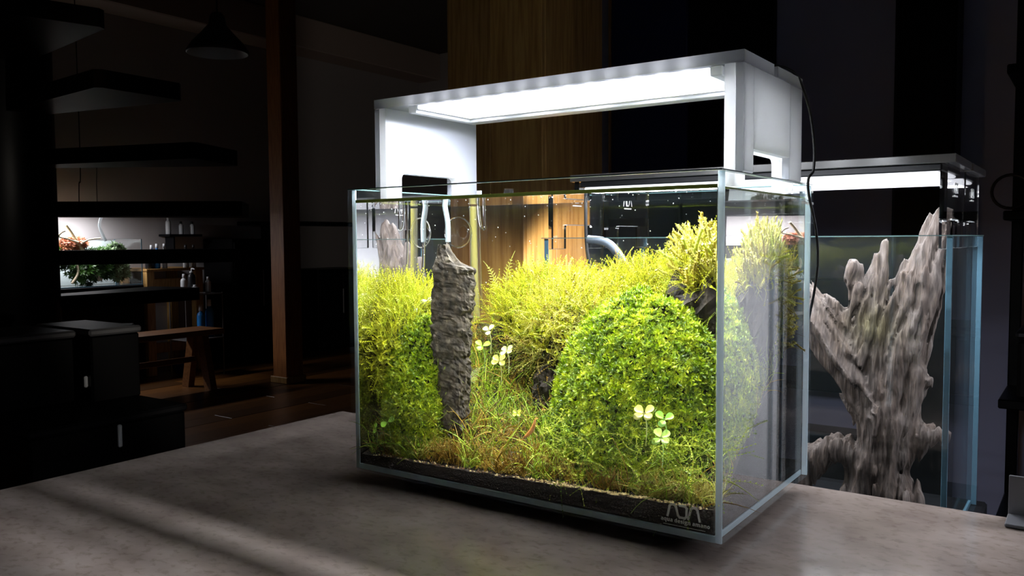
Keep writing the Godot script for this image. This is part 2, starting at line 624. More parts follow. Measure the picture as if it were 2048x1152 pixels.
func near_tank() -> void:
	var pad := part("tank_mat", box(Vector3(0.034, TABLE, -D + 0.034), Vector3(W - 0.034, -0.0004, -0.034), 0.001), M.rubber, self)
	tag(pad, "thin black mat under the main moss aquarium", "mat")
	var tk := thing("moss_aquarium", "rimless rectangular glass aquarium in front, filled with water and a green moss landscape", "aquarium")
	glass_box(tk, W, H, D, G, M.pane)
	var st := begin()
	emblem(st, Transform3D(Basis(), Vector3(0.3213, 0.0160, 0.0002)), 0.0086, 0.0016)
	part("maker_mark", done(st), M.print_grey, tk).set_meta("label", "grey printed mark low on the front pane")
	part("maker_lettering", lettering("aqua design amano", 0.0027), M.print_grey, tk, Vector3(0.3347, 0.0132, 0.0003))
	st = begin()
	bx(st, Vector3(0.318, 0.0095, 0.0002), Vector3(0.350, 0.0097, 0.0004))
	part("maker_underline", done(st), M.print_grey, tk)
	st = begin()
	emblem(st, Transform3D(Basis(Vector3.UP, PI / 2), Vector3(W + 0.0002, 0.2475, -0.1950)), 0.0050, 0.0010)
	part("maker_mark", done(st), M.print_white, tk)
	part("maker_lettering", lettering("aqua design amano", 0.0019), M.print_white, tk, Vector3(W + 0.0003, 0.2456, -0.2022), Vector3(0, PI / 2, 0))

	# the water: refracting sides under a calm surface
	var w := thing("tank_water", "clear still water filling the main moss aquarium to just below its rim", "water", Vector3.ZERO, 0.0, "", "stuff")
	var lo := Vector3(0.0056, 0.0058, -D + 0.0056)
	var hi := Vector3(W - 0.0056, WATER, -0.0056)
	var c := (lo + hi) / 2.0
	st = begin()
	st.set_smooth_group(-1)
	var p := func(i: int, j: int, k: int) -> Vector3: return Vector3(hi.x if i else lo.x, hi.y if j else lo.y, hi.z if k else lo.z)
	for f in [[[0, 0, 0], [0, 1, 0], [0, 1, 1], [0, 0, 1]], [[1, 0, 0], [1, 1, 0], [1, 1, 1], [1, 0, 1]], [[0, 0, 0], [1, 0, 0], [1, 1, 0], [0, 1, 0]], [[0, 0, 1], [1, 0, 1], [1, 1, 1], [0, 1, 1]], [[0, 0, 0], [1, 0, 0], [1, 0, 1], [0, 0, 1]]]:
		var v: Array = f.map(func(a): return p.call(a[0], a[1], a[2]))
		quad(st, v[0], v[1], v[2], v[3], c)
	stuff(part("water_body", done(st), M.water, w))
	st = begin()
	st.set_smooth_group(-1)
	quad(st, Vector3(lo.x, WATER, lo.z), Vector3(hi.x, WATER, lo.z), Vector3(hi.x, WATER, hi.z), Vector3(lo.x, WATER, hi.z), c)
	stuff(part("water_surface", done(st), M.surface, w))
	# green film along the waterline
	st = begin()
	for r in [[Vector3(G + 0.0002, WATER - 0.0006, -0.0054), Vector3(W - G - 0.0002, WATER + 0.0022, -0.0051)], [Vector3(W - 0.0054, WATER - 0.0004, -D + 0.006), Vector3(W - 0.0051, WATER + 0.0010, -0.007)], [Vector3(0.0051, WATER - 0.0004, -D + 0.006), Vector3(0.0054, WATER + 0.0014, -0.007)]]:
		bx(st, r[0], r[1])
	var film := part("algae_film", done(st), M.film, self)
	tag(film, "thin yellow green algae line along the waterline of the main aquarium", "algae", "", "stuff")
	var drop := SphereMesh.new()
	drop.radius = 0.0005
	drop.height = 0.001
	drop.radial_segments = 8
	drop.rings = 4
	var where := []
	for i in 150:
		where.append(Transform3D(Basis().scaled(Vector3.ONE * rng.randf_range(0.35, 1.1)), Vector3(rng.randf_range(0.01, W - 0.01), WATER - pow(rng.randf(), 2.5) * 0.07 - 0.002, -0.0065)))
	for i in 60:
		where.append(Transform3D(Basis().scaled(Vector3.ONE * rng.randf_range(0.35, 0.9)), Vector3(W - 0.0065, WATER - pow(rng.randf(), 2.0) * 0.1 - 0.002, rng.randf_range(-D + 0.01, -0.01))))
	for i in 90:
		where.append(Transform3D(Basis().scaled(Vector3.ONE * rng.randf_range(0.4, 1.2)), Vector3(rng.randf_range(0.01, W - 0.01), WATER + 0.0006, [-0.0062, -0.0075][i % 2])))
	var b := scatter("air_bubbles", drop, M.white_plastic, where, [], self)
	tag(b, "tiny white air bubbles on the upper inside of the main aquarium's glass", "bubbles", "", "stuff")


func near_lamp() -> void:
	var top := 0.3488
	var zf := -0.038
	var zb := -0.179
	var l := thing("aquarium_lamp", "white frosted acrylic arch lamp standing on the main aquarium's rim, lit", "lamp")
	# the top plate, with a cable notch in each end
	var st := begin()
	var poly := PackedVector2Array([Vector2(-0.0012, -zf), Vector2(W + 0.0012, -zf), Vector2(W + 0.0012, 0.104), Vector2(W - 0.006, 0.104), Vector2(W - 0.006, 0.113), Vector2(W + 0.0012, 0.113), Vector2(W + 0.0012, -zb), Vector2(-0.0012, -zb)])
	prism(st, poly, 0.0086, Transform3D(Basis(Vector3.RIGHT, -PI / 2), Vector3(0, top - 0.0086, 0)))
	part("top_plate", done(st), M.frosted, l)
	# the two legs: panels with an opening below, whose feet straddle the glass
	var leg := rounded([Vector3(-zf, top - 0.0088, 0), Vector3(-zf, 0.2525, 0), Vector3(-zf + 0.0215, 0.2525, 0), Vector3(-zf + 0.0215, 0.2800, 1), Vector3(-zb - 0.0335, 0.2800, 1), Vector3(-zb - 0.0335, 0.2525, 0), Vector3(-zb, 0.2525, 0), Vector3(-zb, top - 0.0088, 0)], 0.007, 5)
	for x in [0.0054, W - 0.0134]:
		st = begin()
		prism(st, leg, 0.008, Transform3D(Basis(Vector3.UP, PI / 2), Vector3(x, 0, 0)))
		part("leg", done(st), M.frosted, l)
	for x in [-0.0012, W - 0.0052]:
		st = begin()
		bx(st, Vector3(x, H + 0.0008, zb), Vector3(x + 0.0064, top - 0.009, zb + 0.033), 0.0006)
		bx(st, Vector3(x, H + 0.0008, zf - 0.0210), Vector3(x + 0.0064, top - 0.009, zf), 0.0006)
		bx(st, Vector3(x, 0.2802, zb + 0.033), Vector3(x + 0.0064, top - 0.009, zf - 0.0210), 0.0002)
		part("leg_facing", done(st), M.frosted, l)
	# LED module let into the underside
	st = begin()
	bx(st, Vector3(0.050, top - 0.0128, -0.1215), Vector3(0.334, top - 0.0090, -0.0415), 0.001)
	part("led_lens", done(st), M.led, l)
	st = begin()
	bx(st, Vector3(0.040, top - 0.0160, -0.140), Vector3(0.344, top - 0.0088, -0.1225), 0.0008)
	bx(st, Vector3(0.040, top - 0.0160, -0.1225), Vector3(0.0495, top - 0.0088, -0.0405), 0.0008)
	bx(st, Vector3(0.3345, top - 0.0160, -0.1225), Vector3(0.344, top - 0.0088, -0.0405), 0.0008)
	part("lens_frame", done(st), M.frosted, l)
	st = begin()
	emblem(st, Transform3D(Basis(Vector3.UP, PI / 2), Vector3(0.0136, 0.3062, -0.0840)), 0.0088, 0.0018)
	bx(st, Vector3(0.0135, 0.3022, -0.116), Vector3(0.0138, 0.3036, -0.078))
	part("maker_mark", done(st), M.print_white, l)
	for i in 5:
		for z in [-0.052, -0.080, -0.108]:
			area_light("led_light", Vector3(0.070 + 0.061 * i, top - 0.0134, z), Vector2(0.016, 0.007), 0.036, Color(0.95, 0.97, 1.0), l)
	# small diodes inside the acrylic, glowing through its front edge
	var chip := box(Vector3(-0.003, -0.0012, -0.0015), Vector3(0.003, 0.0012, 0.0015), 0.0004)
	for i in 14:
		part("led_chip", chip, M.led_chip, l, Vector3(0.045 + 0.0208 * i, top - 0.0052, zf - 0.0075))
	var pts := curve([Vector3(0.30, top + 0.003, -0.11), Vector3(0.335, top + 0.007, -0.125), Vector3(0.358, top + 0.004, -0.160), Vector3(0.363, top - 0.018, -0.188), Vector3(0.366, top - 0.05, -0.198), Vector3(0.366, top - 0.075, -0.1985), Vector3(0.3632, 0.258, -0.1925), Vector3(0.3632, 0.19, -0.226), Vector3(0.345, 0.05, -0.232), Vector3(0.34, -0.3, -0.245)], 8)
	var cord := part("power_cord", tube_mesh(pts, [0.0012], 8), M.rubber, self)
	tag(cord, "thin black power cord looping from the lit lamp's right end down behind the tank", "cord")


# ------------------------------------------------------------------ the planted landscape
const INSIDE_LO := Vector3(0.0085, 0.008, -0.2125)
const INSIDE_HI := Vector3(0.3515, 0.235, -0.0085)


func kept(p: Vector3, m := 0.0) -> Vector3:
	return p.clamp(INSIDE_LO + Vector3.ONE * m, INSIDE_HI - Vector3.ONE * m)


func ground(x: float, z: float) -> float:
	# height of the soil: a low front edge, a valley in the middle and banks to the sides and back
	var u := clampf((-z - 0.012) / 0.19, 0.0, 1.0)
	var front := 0.0145 + 0.0085 * x / W + 0.0016 * bumps.get_noise_2d(x * 60.0, z * 60.0)
	var valley := exp(-pow((x - 0.155) / 0.055, 2.0))
	return front + u * (0.085 + 0.03 * (1.0 - valley)) * smoothstep(0.0, 0.35, u + 0.1) + 0.006 * u * bumps.get_noise_2d(x * 25.0, z * 25.0)


func blob_point(b: Dictionary, d: Vector3) -> Vector3:
	var k: float = 1.0 + b.rough * bumps.get_noise_3d(d.x * 2.2 + b.c.x * 90.0, d.y * 2.2, d.z * 2.2 + b.c.z * 90.0) + 0.35 * b.rough * bumps.get_noise_3d(d.x * 7.0, d.y * 7.0 + 5.0, d.z * 7.0)
	return b.c + d * b.r * k


func blob_mesh(st: SurfaceTool, b: Dictionary, shrink: float, rows := 26, cols := 44) -> void:
	st.set_smooth_group(0)
	var grid := []
	for i in rows + 1:
		var row := []
		for j in cols:
			var f := PI * i / rows
			var g := TAU * j / cols
			var d := Vector3(sin(f) * cos(g), cos(f), sin(f) * sin(g))
			var p := blob_point(b, d)
			row.append(kept(p - d * shrink, 0.001))
		grid.append(row)
	for i in rows:
		for j in cols:
			var j2 := (j + 1) % cols
			var a: Vector3 = grid[i][j]; var c: Vector3 = grid[i + 1][j2]
			if i > 0:
				st.add_vertex(a); st.add_vertex(grid[i][j2]); st.add_vertex(c)
			if i < rows - 1:
				st.add_vertex(a); st.add_vertex(c); st.add_vertex(grid[i + 1][j])


func within(p: Vector3, blobs: Array, but := -1, scale := 0.93) -> bool:
	for i in blobs.size():
		if i != but and ((p - blobs[i].c) / (blobs[i].r * scale)).length_squared() < 1.0:
			return true
	return false


func leaf_quad(st: SurfaceTool, at: Vector3, dir: Vector3, wide: Vector3, length: float, width: float, bend := Vector3.ZERO) -> void:
	# a small pointed leaf of four triangles
	var tip := at + dir * length + bend * length
	var m := at + dir * length * 0.45 + bend * length * 0.2
	var l := m + wide * width * 0.5
	var r := m - wide * width * 0.5
	for v in [at, l, m, at, m, r, l, tip, m, m, tip, r]:
		st.add_vertex(v)


func sprig_mesh(leaves: int, length: float, width: float, open_: float) -> ArrayMesh:
	# a rosette of leaves round a short upright tip
	var st := begin()
	st.set_smooth_group(-1)
	for i in leaves:
		var a := TAU * i / leaves * 1.62 + 0.3
		var o := open_ * (0.55 + 0.45 * float(i) / leaves)
		var d := Vector3(cos(a) * sin(o), cos(o), sin(a) * sin(o))
		leaf_quad(st, Vector3(0, length * 0.25 * (1.0 - float(i) / leaves), 0), d, Vector3(-sin(a), 0.0, cos(a)), length, width, Vector3(cos(a), -0.4, sin(a)) * 0.18)
	return done(st)


func strand_mesh(length: float, pairs: int, leaf: float, width: float, sag: float, twist := 0.9) -> ArrayMesh:
	# a curved stem with pairs of leaflets along it
	var st := begin()
	var at := func(t: float) -> Vector3: return Vector3(sag * length * t * t, length * t * (1.0 - 0.3 * sag * t), 0.12 * length * sin(t * 4.0) * t)
	var pts := []
	for i in 6:
		pts.append(at.call(i / 5.0))
	tube(st, pts, [width * 0.16, width * 0.15, width * 0.14, width * 0.12, width * 0.1, width * 0.05], 3, false)
	st.set_smooth_group(-1)
	for i in pairs:
		var t := (i + 0.6) / pairs
		var p: Vector3 = at.call(t)
		var d: Vector3 = (at.call(minf(t + 0.05, 1.0)) - at.call(t - 0.05)).normalized()
		var s := d.cross(Vector3(sin(t * 5.0 * twist), 0.2, cos(t * 5.0 * twist))).normalized()
		for k in [-1.0, 1.0]:
			leaf_quad(st, p, (d * 0.75 + s * 0.7 * k).normalized(), d.cross(s), leaf * (1.0 - 0.45 * t), width * 0.75)
	return done(st)


func finger_mesh(length: float) -> ArrayMesh:
	# a thick soft frond tip: a bumpy tapering finger covered with overlapping leaves
	var st := begin()
	var at := func(t: float) -> Vector3: return Vector3(0.22 * length * t * t, length * t, 0.05 * length * sin(t * 5.0))
	var pts := []
	var rad := []
	for i in 8:
		pts.append(at.call(i / 7.0))
		rad.append(length * (0.055 - 0.022 * i / 7.0) * (1.15 if i % 2 else 0.9))
	tube(st, pts, rad, 6)
	st.set_smooth_group(-1)
	for i in 42:
		var t := (i + 0.5) / 42.0
		var a := i * 2.4
		var o := Vector3(cos(a), 0.9, sin(a)).normalized()
		leaf_quad(st, at.call(t), o, Vector3(-sin(a), 0, cos(a)), length * 0.12, length * 0.055)
	return done(st)


func blade_mesh(length: float, width: float, sag: float) -> ArrayMesh:
	var st := begin()
	var pts := []
	for i in 7:
		var t := i / 6.0
		pts.append(Vector3(sag * length * t * t, length * t * (1.0 - 0.45 * sag * t), 0.1 * length * sin(t * 3.0)))
	tube(st, pts, [width, width, width * 0.95, width * 0.9, width * 0.75, width * 0.5, width * 0.15], 3, false)
	return done(st)


func lin(r: float, g: float, b: float) -> Color:
	# a colour as seen, turned to the linear values that copies take
	return Color(r, g, b).srgb_to_linear()


func shell(b: Dictionary, n: int, blobs: Array, but: int, lowest: float, sizes: Vector2, up: float, wild: float, tint: Callable, sink := 0.0) -> Array:
	# places for n sprigs on the outside of a mound
	var where := []
	var colors := []
	var tries := 0
	while where.size() < n and tries < n * 4:
		tries += 1
		var d := Vector3(rng.randfn(), rng.randfn(), rng.randfn()).normalized()
		# even cover on a stretched ball
		if rng.randf() > (d / b.r).length() * minf(b.r.x, minf(b.r.y, b.r.z)):
			continue
		var q := blob_point(b, d)
		if q.y < lowest + ground(clampf(q.x, 0.01, 0.35), clampf(q.z, -0.21, -0.01)) * 0.8 or q.x < -0.012 or q.x > W + 0.012 or q.z > 0.012 or q.z < -D - 0.012:
			continue
		if within(q, blobs, but):
			continue
		var nrm: Vector3 = (d / b.r).normalized()
		var clamped := kept(q, 0.001)
		var dir: Vector3 = (nrm * (1.0 - up) + Vector3.UP * up + Vector3(rng.randfn(), rng.randfn(), rng.randfn()) * wild)
		if clamped.distance_to(q) > 0.0005:
			dir = dir.slide((q - clamped).normalized()) + (clamped - q).normalized() * 0.1
		where.append(pose(clamped - nrm * sink, dir, rng.randf_range(sizes.x, sizes.y)))
		colors.append(tint.call(clamped, nrm))
	return [where, colors]


func mix_color(list: Array, p: Vector3, spread: float) -> Color:
	var t: float = clampf(0.5 + 0.75 * bumps.get_noise_3d(p.x * 38.0, p.y * 38.0, p.z * 38.0) + rng.randfn() * spread, 0.0, 0.999) * (list.size() - 1)
	var c: Color = list[int(t)].lerp(list[mini(int(t) + 1, list.size() - 1)], t - floorf(t))
	return c * rng.randf_range(0.8, 1.15)


func scape() -> void:
	var blobs := [
		{"c": Vector3(0.267, 0.040, -0.096), "r": Vector3(0.083, 0.130, 0.075), "rough": 0.06},   # 0 the big mound
		{"c": Vector3(0.056, 0.042, -0.060), "r": Vector3(0.043, 0.098, 0.044), "rough": 0.08},   # 1 the left mound
		{"c": Vector3(0.020, 0.110, -0.092), "r": Vector3(0.032, 0.046, 0.050), "rough": 0.12},   # 2 the left tuft's heart
		{"c": Vector3(0.155, 0.085, -0.172), "r": Vector3(0.090, 0.083, 0.042), "rough": 0.12},   # 3 back ridge
		{"c": Vector3(0.245, 0.090, -0.176), "r": Vector3(0.080, 0.086, 0.040), "rough": 0.12},   # 4 back ridge, right
		{"c": Vector3(0.315, 0.165, -0.150), "r": Vector3(0.034, 0.036, 0.034), "rough": 0.15},   # 5 under the right tuft
		{"c": Vector3(0.190, 0.122, -0.136), "r": Vector3(0.040, 0.036, 0.030), "rough": 0.15},   # 6 overhang in the middle
	]
	soil(blobs)
	stones()
	var lime := [lin(0.34, 0.46, 0.02), lin(0.52, 0.64, 0.03), lin(0.68, 0.77, 0.05), lin(0.84, 0.88, 0.18)]
	var yellow := [lin(0.56, 0.55, 0.08), lin(0.72, 0.72, 0.12), lin(0.80, 0.80, 0.18), lin(0.66, 0.73, 0.13)]
	var gold := [lin(0.62, 0.55, 0.2), lin(0.78, 0.74, 0.34), lin(0.86, 0.84, 0.46), lin(0.80, 0.83, 0.40)]
	var olive := [lin(0.30, 0.34, 0.06), lin(0.48, 0.55, 0.12), lin(0.60, 0.68, 0.16), lin(0.42, 0.5, 0.1)]
	var brown := [lin(0.42, 0.30, 0.09), lin(0.62, 0.47, 0.15), lin(0.76, 0.62, 0.22), lin(0.55, 0.5, 0.14)]
	var sprig := sprig_mesh(8, 0.0030, 0.0014, 1.25)
	var sprig2 := sprig_mesh(5, 0.0038, 0.0012, 0.9)
	var strand := strand_mesh(0.030, 14, 0.0030, 0.0012, 0.25)
	var strand2 := strand_mesh(0.034, 17, 0.0026, 0.0010, 0.55)
	var finger := finger_mesh(0.022)
	var blade := blade_mesh(0.030, 0.00058, 0.35)
	var blade2 := blade_mesh(0.038, 0.00052, 0.8)

	# the big fine-leaved mound on the right
	var m := thing("moss_mound", "big rounded bright green moss mound filling the right of the aquarium", "moss")
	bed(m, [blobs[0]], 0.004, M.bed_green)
	var t0 := func(p: Vector3, _n: Vector3) -> Color: return mix_color(lime, p, 0.3) * rng.randf_range(0.7, 1.0)
	var s := shell(blobs[0], 23000, blobs, 0, -0.004, Vector2(0.45, 0.8), 0.2, 0.25, t0)
	scatter("sprigs", sprig, M.moss, s[0], s[1], m)
	s = shell(blobs[0], 3000, blobs, 0, 0.0, Vector2(0.7, 1.3), 0.3, 0.4, t0, -0.001)
	scatter("sprigs", sprig2, M.moss, s[0], s[1], m)
	s = shell(blobs[0], 260, blobs, 0, 0.0, Vector2(0.4, 0.75), 0.3, 0.5, func(p, _n): return mix_color(olive, p, 0.2))
	scatter("stray_strands", strand, M.moss, s[0], s[1], m)

	m = thing("moss_mound", "smaller sloping green moss mound in front of the yellow tuft, left of the upright stone", "moss")
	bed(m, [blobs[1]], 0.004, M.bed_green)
	s = shell(blobs[1], 11000, blobs, 1, -0.004, Vector2(0.45, 0.8), 0.25, 0.32, t0)
	scatter("sprigs", sprig, M.moss, s[0], s[1], m)
	s = shell(blobs[1], 2400, blobs, 1, 0.0, Vector2(0.7, 1.3), 0.3, 0.4, t0, -0.001)
	scatter("sprigs", sprig2, M.moss, s[0], s[1], m)
	s = shell(blobs[1], 420, blobs, 1, 0.0, Vector2(0.35, 0.8), 0.35, 0.4, func(p, _n): return mix_color(olive, p, 0.2))
	scatter("stray_strands", strand, M.moss, s[0], s[1], m)

	# long-stranded yellow moss: left tuft, back ridge, right tuft
	var ty := func(p: Vector3, _n: Vector3) -> Color: return mix_color(yellow, p, 0.2)
	var tg := func(p: Vector3, _n: Vector3) -> Color: return mix_color(gold, p, 0.2)
	m = thing("moss_tuft", "shaggy yellow green moss tuft against the left pane, behind the sloping mound", "moss")
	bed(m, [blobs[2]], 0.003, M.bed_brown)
	s = shell(blobs[2], 1500, blobs, 2, 0.0, Vector2(0.75, 1.3), 0.35, 0.3, ty)
	scatter("strands", strand, M.moss, s[0], s[1], m)
	s = shell(blobs[2], 900, blobs, 2, 0.0, Vector2(0.7, 1.2), 0.2, 0.4, ty)
	scatter("strands", strand2, M.moss, s[0], s[1], m)
	m = thing("moss_ridge", "long shaggy yellow moss ridge running along the back of the aquarium", "moss")
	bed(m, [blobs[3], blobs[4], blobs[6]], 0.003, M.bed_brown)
	for i in [3, 4, 6]:
		var share: float = {3: 1.0, 4: 0.9, 6: 0.45}[i]
		s = shell(blobs[i], int(2400 * share), blobs, i, 0.062, Vector2(0.7, 1.15), 0.45, 0.3, ty)
		scatter("strands", strand, M.moss, s[0], s[1], m)
		s = shell(blobs[i], int(1500 * share), blobs, i, 0.055, Vector2(0.7, 1.15), 0.2, 0.4, tg if i == 6 else ty)
		scatter("strands", strand2, M.moss, s[0], s[1], m)
		s = shell(blobs[i], int(750 * share), blobs, i, 0.0, Vector2(0.5, 1.1), -0.1, 0.5, func(p, _n): return mix_color(olive + brown, p, 0.25))
		scatter("hanging_strands", strand2, M.moss, s[0], s[1], m)
		s = shell({"c": blobs[i].c + Vector3(0, 0.008, 0), "r": blobs[i].r, "rough": 0.12}, int(300 * share), blobs, i, 0.07, Vector2(0.5, 1.0), 0.75, 0.25, tg)
		scatter("finger_tips", finger, M.moss, s[0], s[1], m)
	m = thing("moss_tuft", "pale yellow moss tuft with thick finger tips crowning the dark rock at right", "moss")
	s = shell(blobs[5], 300, blobs, 5, 0.104, Vector2(0.8, 1.6), 0.55, 0.32, tg)
	scatter("finger_tips", finger, M.moss, s[0], s[1], m)
	s = shell(blobs[5], 650, blobs, 5, 0.1, Vector2(0.5, 1.0), 0.3, 0.4, ty)
	scatter("strands", strand2, M.moss, s[0], s[1], m)
	var lw := []
	var lc := []
	for i in 420:
		var p := Vector3(0.340 + rng.randfn() * 0.005, rng.randf_range(0.12, 0.195), rng.randf_range(-0.19, -0.155))
		lw.append(pose(kept(p, 0.001), Vector3(rng.randf_range(-0.3, 0.9), rng.randf_range(-0.6, 0.8), rng.randfn() * 0.5), rng.randf_range(0.4, 0.9)))
		lc.append(mix_color(gold, p, 0.2))
	scatter("hanging_strands", finger, M.moss, lw, lc, m)

	# the grassy valley floor
	var green := [lin(0.42, 0.56, 0.1), lin(0.62, 0.74, 0.16), lin(0.78, 0.84, 0.25), lin(0.6, 0.7, 0.14)]
	var mats_ := [[], [], [], []]
	var cols := [[], [], [], []]
	for i in 6500:
		var x := rng.randf_range(0.012, 0.348)
		var z := -0.013 - pow(rng.randf(), 1.25) * 0.165
		var y := ground(x, z)
		var p := Vector3(x, y, z)
		if within(p + Vector3(0, 0.004, 0), blobs, -1, 1.0):
			continue
		if x > 0.205 and rng.randf() < 0.62:
			continue
		var wet := bumps.get_noise_2d(x * 20.0, z * 20.0 + 8.0)
		var which := 0 if rng.randf() < 0.45 else 1
		var rust := smoothstep(-0.05, 0.25, wet + 0.35 * exp(z / -0.02 * -1.0) + 0.15 * rng.randfn())
		if z > -0.05 and rng.randf() < 0.5:
			which = 2
		elif rng.randf() < 0.3:
			which = 3
		mats_[which].append(pose(p, Vector3(rng.randfn() * 0.55, 1.0, rng.randfn() * 0.45 + 0.1), rng.randf_range(0.5, 1.15)))
		cols[which].append(mix_color(brown if rng.randf() < rust else (green if which != 3 else olive), p, 0.25))
	m = thing("carpet_plants", "tangled carpet of thin green grass and moss strands on the valley floor round the upright stone", "aquatic grass", Vector3.ZERO, 0.0, "", "stuff")
	scatter("blades", blade, M.moss, mats_[0], cols[0], m)
	scatter("blades", blade2, M.moss, mats_[1], cols[1], m)
	scatter("runners", strand_mesh(0.020, 9, 0.0026, 0.001, 0.5), M.moss, mats_[2], cols[2], m)
	scatter("strands", strand2, M.moss, mats_[3], cols[3], m)
	# brownish feathery growth low at the front glass
	var where := []
	var tint := []
	for c in [Vector3(0.105, 0, -0.018), Vector3(0.135, 0, -0.02), Vector3(0.172, 0, -0.018), Vector3(0.19, 0, -0.03), Vector3(0.215, 0, -0.02), Vector3(0.06, 0, -0.016), Vector3(0.305, 0, -0.014), Vector3(0.335, 0, -0.016), Vector3(0.265, 0, -0.016)]:
		for i in 150:
			var p: Vector3 = c + Vector3(rng.randfn() * 0.009, 0, -absf(rng.randfn()) * 0.006)
			p.y = ground(p.x, p.z)
			where.append(pose(kept(p, 0.001), Vector3(rng.randfn() * 0.7, 1.0, rng.randfn() * 0.4), rng.randf_range(0.4, 0.95)))
			tint.append(mix_color(brown if c.x < 0.28 and c.x > 0.06 else gold, p, 0.3))
	var al := scatter("feathery_algae", blade, M.moss, where, tint, self)
	tag(al, "brownish feathery growth along the soil at the front glass", "algae", "", "stuff")
	# curly pale strands hanging at the foot of the big mound
	where = []
	tint = []
	for i in 320:
		var x := rng.randf_range(0.20, 0.346)
		var p := Vector3(x, rng.randf_range(0.024, 0.064), rng.randf_range(-0.034, -0.010))
		where.append(pose(p, Vector3(rng.randfn() * 0.8, rng.randf_range(-0.3, 1.0), rng.randf_range(-0.1, 0.15)), rng.randf_range(0.7, 1.6)))
		tint.append(mix_color(green + [lin(0.8, 0.82, 0.24), lin(0.88, 0.9, 0.36)], p, 0.3))
	al = scatter("curly_strands", strand_mesh(0.022, 12, 0.0018, 0.0009, 0.9), M.moss, where, tint, self)
	tag(al, "pale curling moss strands at the foot of the big mound", "moss", "", "stuff")
	small_plants()
	hardware()


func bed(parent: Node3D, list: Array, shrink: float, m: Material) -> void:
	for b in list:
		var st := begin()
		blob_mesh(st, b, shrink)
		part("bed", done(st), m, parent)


func soil(blobs: Array) -> void:
	var st := begin()
	st.set_smooth_group(0)
	var nx := 60
	var nz := 36
	var at := func(i: int, j: int) -> Vector3:
		var x := lerpf(0.0068, W - 0.0068, float(i) / nx)
		var z := lerpf(-0.0068, -D + 0.0068, float(j) / nz)
		return Vector3(x, ground(x, z), z)
	for i in nx:
		for j in nz:
			var a: Vector3 = at.call(i, j); var b: Vector3 = at.call(i + 1, j); var c: Vector3 = at.call(i + 1, j + 1); var d: Vector3 = at.call(i, j + 1)
			for v in [a, c, b, a, d, c]:
				st.add_vertex(v)
	st.set_smooth_group(-1)
	var mid := Vector3(W / 2, 0.01, -D / 2)
	for i in nx:
		for j in [0, nz]:
			var a: Vector3 = at.call(i, j); var b: Vector3 = at.call(i + 1, j)
			quad(st, a, b, Vector3(b.x, 0.0066, b.z), Vector3(a.x, 0.0066, a.z), mid)
	for j in nz:
		for i in [0, nx]:
			var a: Vector3 = at.call(i, j); var b: Vector3 = at.call(i, j + 1)
			quad(st, a, b, Vector3(b.x, 0.0066, b.z), Vector3(a.x, 0.0066, a.z), mid)
	quad(st, Vector3(0.0068, 0.0066, -0.0068), Vector3(W - 0.0068, 0.0066, -0.0068), Vector3(W - 0.0068, 0.0066, -D + 0.0068), Vector3(0.0068, 0.0066, -D + 0.0068), Vector3(W / 2, 0.02, -D / 2))
	var o := part("soil", done(st), M.soil, self)
	tag(o, "dark brown granular soil seen as a band along the bottom of the main aquarium", "soil", "", "stuff")
	var grain := SphereMesh.new()
	grain.radius = 0.0008
	grain.height = 0.0013
	grain.radial_segments = 7
	grain.rings = 4
	var where := []
	var cols := []
	for i in 1500:
		var x := clampf(0.262 + rng.randfn() * 0.030, 0.02, 0.348) if i < 950 else rng.randf_range(0.02, 0.35)
		var z := -0.0080 - absf(rng.randfn()) * 0.003
		where.append(pose(Vector3(x, ground(x, z) + rng.randf_range(-0.0012, 0.0006), z), Vector3(rng.randfn(), 1, rng.randfn()), rng.randf_range(0.7, 1.7)))
		cols.append(lin(0.86, 0.76, 0.52) * rng.randf_range(0.55, 1.1) if i < 950 or rng.randf() < 0.35 else lin(0.42, 0.3, 0.16) * rng.randf_range(0.5, 1.1))
	var gm := mat(Color.WHITE, 0.8)
	gm.vertex_color_use_as_albedo = true
	tag(scatter("sand_grains", grain, gm, where, cols, self), "cream sand grains along the soil line at the front glass", "sand", "", "stuff")


func rock_mesh(c: Vector3, r: Vector3, rough: float, seed_: float, rows := 22, cols := 30) -> ArrayMesh:
	var st := begin()
	st.set_smooth_group(-1)
	var at := func(i: int, j: int) -> Vector3:
		var f := PI * i / rows
		var g := TAU * j / cols
		var d := Vector3(sin(f) * cos(g), cos(f), sin(f) * sin(g))
		var k := 1.0 + rough * bumps.get_noise_3d(d.x * 1.7 + seed_, d.y * 1.7, d.z * 1.7) + rough * 0.5 * absf(fine.get_noise_3d(d.x * 5.0, d.y * 5.0 + seed_, d.z * 5.0))
		return kept(c + d * r * k, 0.0005)
	for i in rows:
		for j in cols:
			quad_at(st, at.call(i, j), at.call(i, j + 1), at.call(i + 1, j + 1), at.call(i + 1, j))
	return done(st)


func quad_at(st: SurfaceTool, a: Vector3, b: Vector3, c: Vector3, d: Vector3) -> void:
	for v in [a, b, c, a, c, d]:
		st.add_vertex(v)


